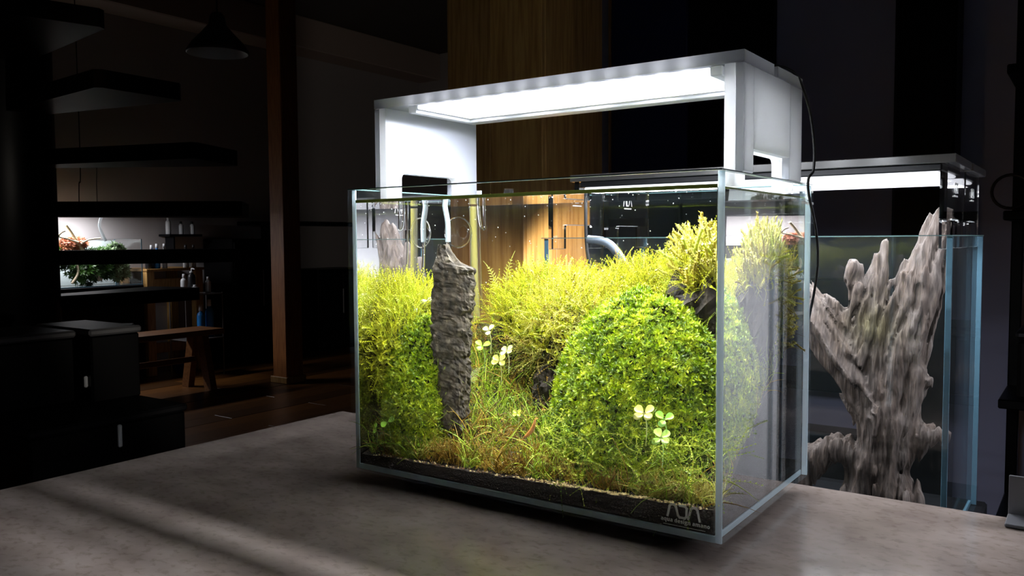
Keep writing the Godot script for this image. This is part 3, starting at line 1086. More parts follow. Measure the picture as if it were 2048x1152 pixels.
func stones() -> void:
	# the upright stone: a leaning, jointed slab with a broken crown
	var st := begin()
	st.set_smooth_group(-1)
	var rows := 74
	var cols := 34
	var at := func(i: int, j: int) -> Vector3:
		var t := float(i) / rows
		var y := lerpf(0.046, 0.2105, t)
		var a := TAU * j / cols
		var w := lerpf(0.0155, 0.0215, smoothstep(0.1, 0.65, t))
		# the crown: high on the left, a lower shoulder on the right
		var cx := lerpf(0.0955, 0.0985, t) + 0.0015 * sin(t * 9.0)
		var sx := pow(absf(cos(a)), 0.6) * signf(cos(a))
		var sz := pow(absf(sin(a)), 0.75) * signf(sin(a))
		var k := 1.0 + 0.16 * bumps.get_noise_3d(sx * 1.4, y * 55.0, sz * 1.4) + 0.13 * fine.get_noise_3d(sx * 2.6, y * 150.0, sz * 2.6)
		# horizontal joints
		for q in [0.36, 0.60, 0.815]:
			var h: float = t - q - 0.03 * sx
			k -= 0.13 * exp(-h * h * 7000.0)
		var crown := smoothstep(0.86, 1.0, t)
		var p := Vector3(cx + sx * w * k * (1.0 - 0.62 * crown) - 0.009 * crown, y, -0.046 + sz * 0.0125 * k * (1.0 - 0.6 * crown))
		if sx > 0.2:
			p.y -= 0.016 * smoothstep(0.2, 0.9, sx) * crown
		p.y += 0.0016 * fine.get_noise_2d(sx * 4.0, sz * 4.0) * smoothstep(0.7, 1.0, t)
		return p
	for i in rows:
		for j in cols:
			quad_at(st, at.call(i, j), at.call(i + 1, j), at.call(i + 1, j + 1), at.call(i, j + 1))
	var top := Vector3.ZERO
	for j in cols:
		top += at.call(rows, j) / cols
	for j in cols:
		for v in [at.call(rows, j), top + Vector3(0, 0.001, 0), at.call(rows, j + 1)]:
			st.add_vertex(v)
	var o := part("upright_stone", done(st), M.stone, self)
	tag(o, "tall narrow grey brown cracked stone standing upright in the moss at left", "stone")
	o = part("dark_rock", rock_mesh(Vector3(0.306, 0.148, -0.140), Vector3(0.036, 0.046, 0.032), 0.35, 3.0), M.dark_stone, self)
	tag(o, "dark rock beneath the pale moss tuft behind the big mound", "rock")
	o = part("dark_rock", rock_mesh(Vector3(0.192, 0.120, -0.122), Vector3(0.036, 0.034, 0.026), 0.4, 9.0), M.dark_stone, self)
	tag(o, "dark rock in shade under the yellow ridge left of the big mound", "rock")
	o = part("dark_rock", rock_mesh(Vector3(0.176, 0.078, -0.098), Vector3(0.014, 0.026, 0.014), 0.4, 15.0), M.dark_stone, self)
	tag(o, "small dark rock low in the valley beside the clovers", "rock")
	for d in [[Vector3(0.050, 0.157, -0.090), 0.0052, "round white pebble on top, nearest the upright stone"], [Vector3(0.0405, 0.1545, -0.088), 0.0042, "white pebble left of the topmost pebble"], [Vector3(0.034, 0.1475, -0.078), 0.0034, "lowest small white pebble on the moss left of the stone"]]:
		o = part("pebble", rock_mesh(d[0], Vector3(1.15, 0.85, 1.0) * d[1], 0.25, d[1] * 900.0, 10, 14), M.white_plastic, self)
		o.name = numbered("pebble")
		tag(o, d[2], "pebble", "white pebbles beside the stone")


func clover(at: Vector3, leaves: int, size: float, c: Color, tilt: Vector3, label: String) -> void:
	var t := thing("clover", label, "clover", at, 0.0, "clovers in the moss")
	var m := mat(c, 0.4)
	m.backlight_enabled = true
	m.backlight = Color(0.8, 0.8, 0.8)
	var n := tilt.normalized()
	var u := n.cross(Vector3(0.3, 0.2, 1)).normalized()
	var v := n.cross(u)
	for i in leaves:
		var a := TAU * i / leaves + rng.randf_range(-0.25, 0.25) + 0.4
		var d := u * cos(a) + v * sin(a)
		var s := n.cross(d)
		var st := begin()
		st.set_smooth_group(0)
		# a round, slightly cupped blade with a narrow foot
		var ring := []
		for k in 14:
			var f := TAU * k / 14
			var r := size * 0.5
			ring.append(d * (size * 0.62 + cos(f) * r * 1.0) + s * sin(f) * r * (0.86 + 0.14 * cos(f)) * (0.75 + 0.25 * smoothstep(-1.0, 0.2, cos(f))) + n * (0.18 * size * (0.5 + 0.5 * cos(f)) + 0.12 * size * absf(sin(f))))
		var mid := d * size * 0.62 - n * size * 0.02
		for k in 14:
			for e in [mid, ring[k], ring[(k + 1) % 14], mid - n * 0.00025, ring[(k + 1) % 14] - n * 0.0002, ring[k] - n * 0.0002]:
				st.add_vertex(e)
		for e in [Vector3.ZERO, ring[6], ring[8], Vector3.ZERO, ring[8], ring[6]]:
			st.add_vertex(e)
		part("leaf", done(st), m, t)
	part("stem", tube_mesh(curve([Vector3.ZERO, Vector3(0.001, -size * 1.2, -size * 0.4), Vector3(-0.001, -size * 3.2, -size * 0.9)], 4), [0.0003], 5), m, t)


func fern(at: Vector3, length: float, lean: Vector3, c: Color, label: String) -> void:
	var st := begin()
	var pts := []
	for i in 9:
		var t := i / 8.0
		pts.append(Vector3.UP.lerp(lean.normalized(), t * 0.6) * length * t)
	tube(st, pts, [0.00035, 0.0003, 0.00025, 0.0002], 4)
	st.set_smooth_group(-1)
	for i in range(2, 12):
		var t := i / 12.0
		var p: Vector3 = pts[int(t * 8)].lerp(pts[mini(int(t * 8) + 1, 8)], t * 8 - int(t * 8))
		var d: Vector3 = (pts[8] - pts[2]).normalized()
		var s := d.cross(Vector3(0.5, 0.1, 0.85)).normalized()
		for k in [-1.0, 1.0]:
			leaf_quad(st, p, (s * k + d * 0.55).normalized(), d, length * 0.15 * sin(PI * minf(1.0, 0.25 + t * 0.85)), length * 0.022)
	var m := mat(c, 0.5)
	m.backlight_enabled = true
	m.backlight = Color(0.8, 0.8, 0.8)
	var o := part("fern_frond", done(st), m, self, at)
	o.name = numbered("fern_frond")
	tag(o, label, "fern", "fern fronds")


func small_plants() -> void:
	var pale := Color(0.93, 0.93, 0.55)
	var bright := Color(0.62, 0.86, 0.12)
	clover(Vector3(0.1515, 0.1385, -0.018), 3, 0.0062, pale, Vector3(-0.1, 1.0, 0.75), "pale clover highest of the group right of the upright stone")
	clover(Vector3(0.1425, 0.1245, -0.022), 3, 0.0072, bright, Vector3(0.2, 1.0, 0.6), "bright green clover between the upright stone and the pale clovers")
	clover(Vector3(0.170, 0.1225, -0.018), 4, 0.0060, pale, Vector3(-0.2, 0.9, 0.8), "pale four leaved clover right of the bright green one")
	clover(Vector3(0.162, 0.1135, -0.018), 4, 0.0066, Color(0.88, 0.86, 0.36), Vector3(0.1, 0.8, 0.9), "yellowish clover lowest of the group right of the upright stone")
	clover(Vector3(0.180, 0.0715, -0.018), 4, 0.0040, Color(0.8, 0.84, 0.2), Vector3(0.0, 0.7, 0.9), "tiny yellow green clover alone in the valley above the soil")
	clover(Vector3(0.2985, 0.0860, -0.0090), 4, 0.0080, Color(0.92, 0.90, 0.42), Vector3(0.0, 0.8, 0.8), "large olive clover uppermost on the front of the big mound")
	clover(Vector3(0.3145, 0.0835, -0.0090), 3, 0.0070, Color(0.66, 0.92, 0.25), Vector3(0.2, 0.8, 0.8), "green clover half folded, right of the large olive one")
	clover(Vector3(0.3120, 0.0695, -0.0090), 4, 0.0074, Color(0.82, 0.96, 0.42), Vector3(0.05, 0.75, 0.8), "light green four leaved clover below the two others on the mound")
	clover(Vector3(0.0365, 0.0475, -0.0135), 2, 0.0075, bright, Vector3(0.1, 0.7, 0.8), "small bright green leaf pair low at the left front glass")
	clover(Vector3(0.0225, 0.040, -0.0115), 2, 0.0045, bright, Vector3(-0.1, 0.5, 1.0), "tiny bright leaf pair nearest the left front corner")
	var fg := Color(0.72, 0.76, 0.22)
	fern(Vector3(0.105, 0.165, -0.150), 0.042, Vector3(0.5, 1, 0), fg, "fern frond rising above the ridge just right of the upright stone")
	fern(Vector3(0.092, 0.162, -0.155), 0.038, Vector3(-0.9, 1, 0), fg, "fern frond leaning towards the upright stone above the ridge")
	fern(Vector3(0.150, 0.165, -0.160), 0.034, Vector3(0.7, 1, 0), Color(0.55, 0.55, 0.2), "olive fern frond in front of the light wood, above the ridge")
	fern(Vector3(0.128, 0.088, -0.026), 0.030, Vector3(1.0, 0.4, 0.1), fg, "fern frond spreading across the foot of the upright stone")
	fern(Vector3(0.133, 0.092, -0.024), 0.026, Vector3(0.1, -1.0, 0.2), fg, "drooping fern frond beside the foot of the upright stone")
	fern(Vector3(0.072, 0.066, -0.022), 0.028, Vector3(0.4, 1, 0), Color(0.45, 0.6, 0.12), "dark green fern frond left of the upright stone's foot")
	# a shrimp resting head down on the mound's foot
	var st := begin()
	var a := Vector3(0.1985, 0.0685, -0.0165)
	var b := Vector3(0.1880, 0.0525, -0.0155)
	var pts := []
	var rad := []
	for i in 13:
		var t := i / 12.0
		pts.append(a.lerp(b, t) + Vector3(0.0012, -0.0008, 0) * sin(t * PI) * 1.6)
		rad.append(0.0019 * pow(sin(PI * clampf(0.06 + t * 0.86, 0.0, 1.0)), 0.6) * (1.06 if i % 2 else 0.94))
	tube(st, pts, rad, 9)
	for k in 6:
		var s: Vector3 = pts[3 + k]
		tube(st, [s, s + Vector3(-0.0016, -0.0012, 0.0012), s + Vector3(-0.0024, -0.0028, 0.0008)], [0.00022, 0.00016, 0.0001], 4)
	for k in [-1.0, 0.0, 1.0]:
		leaf_quad(st, a, ((a - b).normalized() + Vector3(0.45 * k, -0.3 * k, 0.1)).normalized(), Vector3(0.5, -0.4, 0.6), 0.004, 0.0016)
	for k in [-1.0, 1.0]:
		tube(st, curve([b, b + Vector3(-0.003 * k - 0.001, -0.0035, 0.001), b + Vector3(-0.007 * k, -0.004 + 0.002 * k, 0.002)], 4), [0.00014], 4)
	var sm := mat(Color(0.86, 0.56, 0.24), 0.35)
	sm.backlight_enabled = true
	sm.backlight = Color(0.6, 0.6, 0.6)
	var sh := thing("shrimp", "small translucent orange shrimp clinging head down left of the big mound", "shrimp")
	part("body", done(st), sm, sh)
	st = begin()
	for k in [-1.0, 1.0]:
		lathe(st, [Vector2(0, -0.0004), Vector2(0.0004, 0), Vector2(0, 0.0004)], 8, b + Vector3(0.001 * k, 0.0012, 0.0012))
	part("eye", done(st), M.black, sh)


func hardware() -> void:
	# glass filter pipes and the soft hoses in the back left corner
	var p := thing("lily_pipe", "glass outflow pipe with a round flared mouth in the back left corner", "filter pipe")
	part("pipe", tube_mesh(curve([Vector3(0.044, 0.270, -0.196), Vector3(0.0445, 0.235, -0.196), Vector3(0.045, 0.19, -0.196), Vector3(0.047, 0.13, -0.196)], 6), [0.0052], 14), M.acrylic, p)
	part("algae_lining", tube_mesh([Vector3(0.044, 0.249, -0.196), Vector3(0.045, 0.19, -0.196), Vector3(0.047, 0.13, -0.196)], [0.0040], 12), M.algae, p).set_meta("label", "yellow green film inside the pipe")
	var st := begin()
	var ring := []
	for k in 25:
		ring.append(Vector3(0.0300 + cos(TAU * k / 24) * 0.0150, 0.2228 + sin(TAU * k / 24) * 0.0155, -0.186 - 0.003 * cos(TAU * k / 24)))
	tube(st, ring, [0.0008], 6, false)
	part("mouth_ring", done(st), M.solid_glass, p)
	st = begin()
	var prof := []
	for k in 9:
		prof.append(Vector2(0.0055 + 0.0095 * pow(k / 8.0, 1.6), 0.013 * k / 8.0))
	lathe(st, prof, 24)
	part("bell", done(st), M.acrylic, p, Vector3(0.0300, 0.2228, -0.1985), Vector3(PI / 2, 0, 0))
	p = thing("lily_pipe", "slim hooked glass pipe right of the round mouthed pipe", "filter pipe")
	part("pipe", tube_mesh(curve([Vector3(0.0535, 0.262, -0.190), Vector3(0.0545, 0.24, -0.190), Vector3(0.0565, 0.2285, -0.190), Vector3(0.0592, 0.2262, -0.190), Vector3(0.0612, 0.229, -0.190), Vector3(0.0600, 0.262, -0.190)], 6), [0.0013], 10), M.solid_glass, p)
	part("pipe", tube_mesh([Vector3(0.0512, 0.264, -0.194), Vector3(0.0528, 0.2, -0.194), Vector3(0.0550, 0.14, -0.194)], [0.0012], 10), M.solid_glass, p)
	var h := part("air_hose", tube_mesh(curve([Vector3(0.0175, 0.268, -0.178), Vector3(0.0182, 0.25, -0.178), Vector3(0.0215, 0.232, -0.178), Vector3(0.0215, 0.213, -0.178)], 8), [0.0030], 12), M.hose, self)
	tag(h, "short milky white hose hanging in the back left corner beside the glass pipes", "hose")
	h = part("glass_rod", tube_mesh([Vector3(0.0212, 0.213, -0.178), Vector3(0.0232, 0.17, -0.178), Vector3(0.0255, 0.13, -0.178)], [0.0018], 10), M.solid_glass, self)
	tag(h, "thin glass tube continuing below the milky hose", "tube")


# ------------------------------------------------------------------ the driftwood aquarium behind
const FAR_AT := Vector3(-0.0045, -0.134, -0.40)
const FAR_W := 0.4532
const FAR_H := 0.350
const FAR_D := 0.2804


func far_tank() -> void:
	var tk := thing("driftwood_aquarium", "empty rimless glass aquarium behind the main one, holding a large driftwood", "aquarium", FAR_AT)
	glass_box(tk, FAR_W, FAR_H, FAR_D, 0.006, M.dry_pane, true, M.blue_edge)
	var cab := thing("aquarium_cabinet", "dark cabinet carrying the driftwood aquarium, behind the counter", "cabinet", Vector3(FAR_AT.x - 0.01, FLOOR, FAR_AT.z))
	part("body", box(Vector3(0, 0.02, -0.30), Vector3(FAR_W + 0.02, FAR_AT.y - FLOOR - 0.0005, 0.01), 0.003), M.charcoal, cab)
	part("door", box(Vector3(0.004, 0.03, 0.0105), Vector3(0.234, FAR_AT.y - FLOOR - 0.02, 0.026), 0.002), M.black, cab)
	part("door", box(Vector3(0.24, 0.03, 0.0105), Vector3(FAR_W + 0.016, FAR_AT.y - FLOOR - 0.02, 0.026), 0.002), M.black, cab)
	# a hooded clip lamp behind the tank washes the lower part of the big post
	var cl := thing("clip_lamp", "small hooded clip lamp behind the driftwood aquarium, washing the timber post with light", "lamp", Vector3(0.12, FLOOR, -0.79))
	part("stem", tube_mesh([Vector3(0, 0, 0), Vector3(0, 0.83, 0)], [0.006], 8), M.dark_metal, cl)
	part("foot", box(Vector3(-0.06, 0, -0.06), Vector3(0.06, 0.012, 0.06), 0.003), M.dark_metal, cl)
	part("hood", box(Vector3(-0.02, 0.825, -0.05), Vector3(0.03, 0.885, 0.05), 0.004), M.dark_metal, cl)
	part("led_face", box(Vector3(-0.024, 0.832, -0.045), Vector3(-0.0204, 0.878, 0.045), 0.001), M.led_bar, cl)
	var sp := SpotLight3D.new()
	sp.name = "led_light"
	sp.position = Vector3(-0.03, 0.855, 0)
	sp.rotation = Vector3(0.08, PI / 2 - 0.45, 0)
	sp.spot_angle = 30.0
	sp.spot_angle_attenuation = 0.4
	sp.spot_range = 12.0
	sp.spot_attenuation = 2.0
	sp.light_size = 0.02
	sp.light_energy = 1.2
	sp.light_color = Color(1.0, 0.96, 0.9)
	sp.shadow_enabled = true
	cl.add_child(sp)
	lamp_over("clear acrylic bar lamp over the driftwood aquarium, the nearer of two, lit", -0.0065)
	lamp_over("clear acrylic bar lamp over the driftwood aquarium, the farther of two, lit", -0.148)
	driftwood()
	var h := part("grey_hose", tube_mesh(curve([Vector3(0.030, 0.215, -0.455), Vector3(0.062, 0.205, -0.46), Vector3(0.086, 0.15, -0.47), Vector3(0.094, 0.02, -0.48), Vector3(0.094, -0.126, -0.48)], 8), [0.0055], 10), M.grey_hose, self)
	tag(h, "bent translucent grey hose inside the driftwood aquarium at its left end", "hose")
	h = part("power_cord", tube_mesh(curve([Vector3(0.012, 0.300, -0.475), Vector3(0.018, 0.27, -0.47), Vector3(0.020, 0.20, -0.47), Vector3(0.036, 0.12, -0.47), Vector3(0.045, -0.126, -0.47)], 8), [0.0022], 8), M.rubber, self)
	h.name = numbered("power_cord") if not taken.has("power_cord") else "power_cord_001"
	tag(h, "black power cord hanging from the far lamp's left end, before the light wood", "cord")


func lamp_over(label: String, z0: float) -> void:
	# z0: front of the lamp, measured from the far aquarium's front
	var l := thing("bar_lamp", label, "lamp", FAR_AT + Vector3(0, FAR_H, z0), 0.0, "bar lamps over the driftwood aquarium")
	var w := FAR_W
	var d := 0.126
	var top := 0.0835
	part("top_plate", box(Vector3(-0.001, top - 0.009, -d), Vector3(w + 0.001, top, 0), 0.0006), M.cover, l)
	part("led_housing", box(Vector3(0.012, top - 0.0165, -d + 0.03), Vector3(w - 0.012, top - 0.0092, -0.004), 0.001), M.dark_metal, l)
	part("led_strip", box(Vector3(0.016, top - 0.0202, -d + 0.04), Vector3(w - 0.016, top - 0.0166, -0.008), 0.0015), M.led_bar, l)
	var leg := rounded([Vector3(0, top - 0.0092, 0), Vector3(0, -0.013, 0), Vector3(0.030, -0.013, 0), Vector3(0.030, 0.018, 1), Vector3(d - 0.030, 0.018, 1), Vector3(d - 0.030, -0.013, 0), Vector3(d, -0.013, 0), Vector3(d, top - 0.0092, 0)], 0.006, 4)
	for x in [0.0064, w - 0.0134]:
		var st := begin()
		prism(st, leg, 0.007, Transform3D(Basis(Vector3.UP, PI / 2), Vector3(x, 0, 0)))
		var g := part("leg", done(st), M.solid_glass, l)
		for e in [[Vector3(0.0005, 0.0170, -d + 0.036), Vector3(0.0065, 0.0178, -0.036)], [Vector3(0.0005, -0.0136, -0.0295), Vector3(0.0065, -0.0131, -0.0005)], [Vector3(0.0005, -0.0136, -d + 0.0005), Vector3(0.0065, -0.0131, -d + 0.0295)]]:
			part("polished_edge", box(e[0], e[1]), M.cut_edge, g, Vector3(x, 0, 0))
		st = begin()
		var out: bool = x > 0.1
		emblem(st, Transform3D(Basis(Vector3.UP, PI / 2 if out else -PI / 2), Vector3(x + (0.0072 if out else -0.0002), 0.047, -d / 2 + (0.0125 if out else -0.0125))), 0.0088, 0.002)
		part("maker_mark", done(st), M.print_white, g)
		part("maker_underline", box(Vector3(x + (0.0071 if out else -0.0004), 0.0419, -d / 2 - 0.011), Vector3(x + (0.0074 if out else -0.0001), 0.0435, -d / 2 + 0.011)), M.print_white, g)
	area_light("led_light", Vector3(w / 2, top - 0.0235, -d / 2 + 0.012), Vector2(w - 0.04, 0.06), 0.22, Color(0.95, 0.97, 1.0), l)


func smin(a: float, b: float, k: float) -> float:
	var h := maxf(k - absf(a - b), 0.0) / k
	return minf(a, b) - h * h * k * 0.25


func driftwood() -> void:
	# limbs as tapered capsules (start, end, radii) joined by a smooth minimum and meshed as surface nets; furrows run along each limb
	var limbs := []
	var px := func(x: float, y: float, z: float) -> Vector3:
		# x and y measured in millimetres from the middle of the trunk's waist
		return Vector3(0.372 + x * 0.001, -0.03 + y * 0.001, -0.545 + z * 0.001)
	for l in [
		[[-8, -70, 0], [-12, -25, 0], 27, 26], [[-12, -25, 0], [-10, 25, 0], 26, 31],
		[[-10, 25, 0], [6, 110, -6], 31, 27], [[6, 110, -6], [24, 195, -10], 27, 23], [[24, 195, -10], [35, 250, -12], 23, 10], [[35, 250, -12], [36, 267, -12], 10, 5],
		[[30, 200, -8], [45, 255, -10], 15, 9], [[45, 255, -10], [49, 272, -10], 9, 5], [[20, 118, 6], [34, 190, 2], 12, 10], [[-2, 100, 12], [20, 190, 8], 11, 7],
		[[-22, 20, 4], [-58, 100, 8], 19, 27], [[-58, 100, 8], [-82, 138, 10], 27, 26], [[-82, 138, 10], [-126, 180, 12], 26, 19], [[-40, 110, 14], [-72, 158, 18], 10, 8],
		[[-14, 60, 4], [-24, 130, 6], 22, 18], [[-24, 130, 6], [-22, 185, 6], 17, 13], [[-22, 185, 6], [-16, 234, 6], 12, 4],
		[[-36, 140, 10], [-44, 186, 14], 9, 7], [[-44, 186, 14], [-47, 204, 14], 7, 5], [[-47, 204, 14], [-54, 224, 14], 5, 1.6],
		[[10, -20, 6], [34, 10, 8], 14, 11], [[34, 10, 8], [54, 12, 10], 10, 7],
		[[16, 35, 6], [30, 75, 8], 12, 10], [[30, 75, 8], [28, 93, 6], 9, 5],
		[[-22, -35, 6], [-60, -18, 12], 20, 13], [[-60, -18, 12], [-92, -32, 16], 13, 15], [[-92, -32, 16], [-114, -72, 18], 16, 20], [[-28, -45, 8], [-50, -98, 16], 17, 16],
		[[6, -60, 4], [24, -98, 10], 20, 14], [[26, -86, 10], [35, -68, 10], 6, 3], [[-8, -65, 0], [-4, -98, -6], 22, 22],
	]:
		var a: Array = l[0]
		var b: Array = l[1]
		limbs.append([px.call(a[0], a[1], a[2]), px.call(b[0], b[1], b[2]), l[2] * 0.001, l[3] * 0.001])
	var cell := 0.0026
	var lo := Vector3(0.222, FAR_AT.y + 0.0066, -0.592)
	var hi := Vector3(0.436, 0.252, -0.495)
	var n := Vector3i(((hi - lo) / cell).ceil())
	var field := PackedFloat32Array()
	field.resize((n.x + 1) * (n.y + 1) * (n.z + 1))
	field.fill(0.05)
	var sy := n.x + 1
	var sz := (n.x + 1) * (n.y + 1)
	for li in limbs.size():
		var a: Vector3 = limbs[li][0]
		var b: Vector3 = limbs[li][1]
		var ra: float = limbs[li][2]
		var rb: float = limbs[li][3]
		var reach := Vector3.ONE * (maxf(ra, rb) + 0.02)
		var ab := b - a
		var len2 := ab.length_squared()
		var ax := ab.normalized()
		var u := ax.cross(Vector3(0.2, 0.1, 1)).normalized()
		var v := ax.cross(u)
		var i0 := Vector3i(((a.min(b) - reach - lo) / cell).floor()).clamp(Vector3i.ZERO, n)
		var i1 := Vector3i(((a.max(b) + reach - lo) / cell).ceil()).clamp(Vector3i.ZERO, n)
		for z in range(i0.z, i1.z + 1):
			for y in range(i0.y, i1.y + 1):
				for x in range(i0.x, i1.x + 1):
					var p := lo + Vector3(x, y, z) * cell
					var q := p - a
					var t := clampf(q.dot(ab) / len2, 0.0, 1.0)
					var e := (q - ab * t).length() - lerpf(ra, rb, t)
					if e < 0.022:
						var at := x + y * sy + z * sz
						field[at] = smin(field[at], e, 0.009)
	# furrows: noise stretched along the wood's flow, which fans out from the waist
	for z in n.z + 1:
		for y in n.y + 1:
			for x in n.x + 1:
				var at := x + y * sy + z * sz
				if absf(field[at]) < 0.016:
					var p := lo + Vector3(x, y, z) * cell
					var fy := p.y + 0.03
					var fan := p.x - 0.360 - 0.19 * maxf(fy, 0.0) if fy < 0.03 or p.x > 0.372 - 0.40 * fy else (p.x - 0.360 + 0.75 * fy) * 0.9
					var g := fan * 62.0 + 0.55 * calm.get_noise_3d(p.x * 14.0, p.y * 9.0, p.z * 14.0)
					var f := calm.get_noise_3d(g, p.y * 3.0, p.z * 34.0)
					var r := 0.0085 * absf(f) + 0.0022 * calm.get_noise_3d(fan * 150.0 + 7.0, p.y * 8.0, p.z * 90.0) - 0.0024
					field[at] -= r * 1.25 - 0.0015 * calm.get_noise_3d(p.x * 45.0, p.y * 45.0, p.z * 45.0)
	for z in n.z + 1:
		for y in n.y + 1:
			for x in n.x + 1:
				if x == 0 or y == 0 or z == 0 or x == n.x or y == n.y or z == n.z:
					field[x + y * sy + z * sz] = maxf(field[x + y * sy + z * sz], 0.001)
	var verts := PackedVector3Array()
	var index := {}
	var corners := [0, 1, sy, sy + 1, sz, sz + 1, sz + sy, sz + sy + 1]
	var edges := [[0, 1], [2, 3], [4, 5], [6, 7], [0, 2], [1, 3], [4, 6], [5, 7], [0, 4], [1, 5], [2, 6], [3, 7]]
	for z in n.z:
		for y in n.y:
			for x in n.x:
				var at := x + y * sy + z * sz
				var f0 := field[at]
				if absf(f0) > 0.02:
					continue
				var inside := 0
				for k in 8:
					if field[at + corners[k]] < 0.0:
						inside += 1
				if inside == 0 or inside == 8:
					continue
				var sum := Vector3.ZERO
				var count := 0
				for e in edges:
					var va: float = field[at + corners[e[0]]]
					var vb: float = field[at + corners[e[1]]]
					if (va < 0.0) != (vb < 0.0):
						var t := va / (va - vb)
						var pa := Vector3(e[0] & 1, (e[0] >> 1) & 1, e[0] >> 2)
						var pb := Vector3(e[1] & 1, (e[1] >> 1) & 1, e[1] >> 2)
						sum += pa.lerp(pb, t)
						count += 1
				index[at] = verts.size()
				verts.append(lo + (Vector3(x, y, z) + sum / count) * cell)
	var tris := PackedInt32Array()
	for at in index:
		var z: int = at / sz
		var y: int = (at - z * sz) / sy
		var x: int = at - z * sz - y * sy
		for a in 3:
			var step: int = [1, sy, sz][a]
			var s1: int = [sy, sz, 1][a]
			var s2: int = [sz, 1, sy][a]
			if [y, z, x][a] == 0 or [z, x, y][a] == 0:
				continue
			var v0 := field[at]
			var v1 := field[at + step]
			if (v0 < 0.0) == (v1 < 0.0):
				continue
			if not (index.has(at - s1) and index.has(at - s2) and index.has(at - s1 - s2)):
				continue
			var q := [index[at], index[at - s1], index[at - s1 - s2], index[at - s2]]
			for k in ([0, 1, 2, 0, 2, 3] if v0 < 0.0 else [0, 2, 1, 0, 3, 2]):
				tris.append(q[k])
	# normals from the faces; the tint is the wood's own: paler worn ridges, brown furrows, a green patch of old algae
	var normals := PackedVector3Array()
	normals.resize(verts.size())
	for i in range(0, tris.size(), 3):
		var nn := -(verts[tris[i + 1]] - verts[tris[i]]).cross(verts[tris[i + 2]] - verts[tris[i]])
		for k in 3:
			normals[tris[i + k]] += nn
	var colors := PackedColorArray()
	for i in verts.size():
		normals[i] = normals[i].normalized()
		var p := verts[i]
		var c := Color(1, 1, 1).lerp(Color(0.72, 0.62, 0.54), clampf(0.5 + bumps.get_noise_3d(p.x * 70.0, p.y * 9.0, p.z * 70.0), 0, 1))
		c = c.lerp(Color(0.52, 0.55, 0.14), 0.75 * exp(-(p - Vector3(0.350, 0.108, -0.52)).length_squared() / 0.0008))
		colors.append(c)
	var arr := []
	arr.resize(Mesh.ARRAY_MAX)
	arr[Mesh.ARRAY_VERTEX] = verts
	arr[Mesh.ARRAY_NORMAL] = normals
	arr[Mesh.ARRAY_COLOR] = colors
	arr[Mesh.ARRAY_INDEX] = tris
	var me := ArrayMesh.new()
	me.add_surface_from_arrays(Mesh.PRIMITIVE_TRIANGLES, arr)
	var o := part("driftwood", me, M.driftwood, self)
	tag(o, "large weathered grey brown driftwood root standing in the rear aquarium", "driftwood")


func corner_tank() -> void:
	# what the main aquarium's right pane mirrors: a white board with a bar lamp above it, on a cabinet of its own
	var c := thing("aquarium_cabinet", "dark cabinet right of the driftwood aquarium", "cabinet", Vector3(0.53, FLOOR, -0.70))
	part("body", box(Vector3(0, 0, -0.3), Vector3(0.7, 0.55, 0.25), 0.004), M.charcoal, c)
	var b := thing("white_backboard", "white board standing on the cabinet, mirrored in the main aquarium's right pane", "board", Vector3(0.535, FLOOR + 0.5505, -0.72))
	part("board", box(Vector3(0, 0, -0.01), Vector3(0.66, 0.60, 0.0), 0.002), M.white_board, b)
	part("foot", box(Vector3(0.05, 0, 0.0005), Vector3(0.08, 0.01, 0.08), 0.001), M.white_board, b)
	part("foot", box(Vector3(0.58, 0, 0.0005), Vector3(0.61, 0.01, 0.08), 0.001), M.white_board, b)
	part("lamp_arm", box(Vector3(0.32, 0.6005, -0.01), Vector3(0.34, 0.615, 0.24), 0.001), M.dark_metal, b)
	part("lamp_head", box(Vector3(0.03, 0.59, 0.16), Vector3(0.63, 0.6002, 0.24), 0.001), M.dark_metal, b)
	part("led_strip", box(Vector3(0.04, 0.586, 0.17), Vector3(0.62, 0.5898, 0.23), 0.001), M.led_bar, b)
	area_light("led_light", Vector3(0.33, 0.584, 0.2), Vector2(0.56, 0.05), 0.38, Color(0.95, 0.96, 1.0), b)


# ------------------------------------------------------------------ the dark left of the room
func stairs() -> void:
	var s := thing("spiral_staircase", "dark wooden spiral staircase with floating treads round a thick black column at left", "staircase", Vector3(-3.189, 0, -1.107), 0.6117)
	var st := begin()
	lathe(st, [Vector2(0, FLOOR), Vector2(0.2, FLOOR), Vector2(0.2, 2.358), Vector2(0, 2.358)], 40)
	part("column", done(st), M.black, s)
	for t in [[1.2, -78, 1.0], [1.0, -50, 0.98], [0.80, -32, 0.97], [0.59, -10, 0.98], [0.385, 12, 0.97], [0.18, 38, 0.95], [-0.02, 66, 0.93], [-0.22, 94, 0.95], [-0.42, 118, 0.95], [-0.62, 142, 0.95]]:
		var a: float = t[2]
		st = begin()
		prism(st, PackedVector2Array([Vector2(0.195, -0.07), Vector2(a - 0.02, -0.17), Vector2(a, -0.15), Vector2(a, 0.15), Vector2(a - 0.02, 0.17), Vector2(0.195, 0.07)]), 0.062, Transform3D(Basis(Vector3.RIGHT, -PI / 2), Vector3(0, -0.062, 0)))
		part("tread", done(st), M.stair_wood, s, Vector3(0, t[0], 0), Vector3(0, deg_to_rad(t[1]), 0))


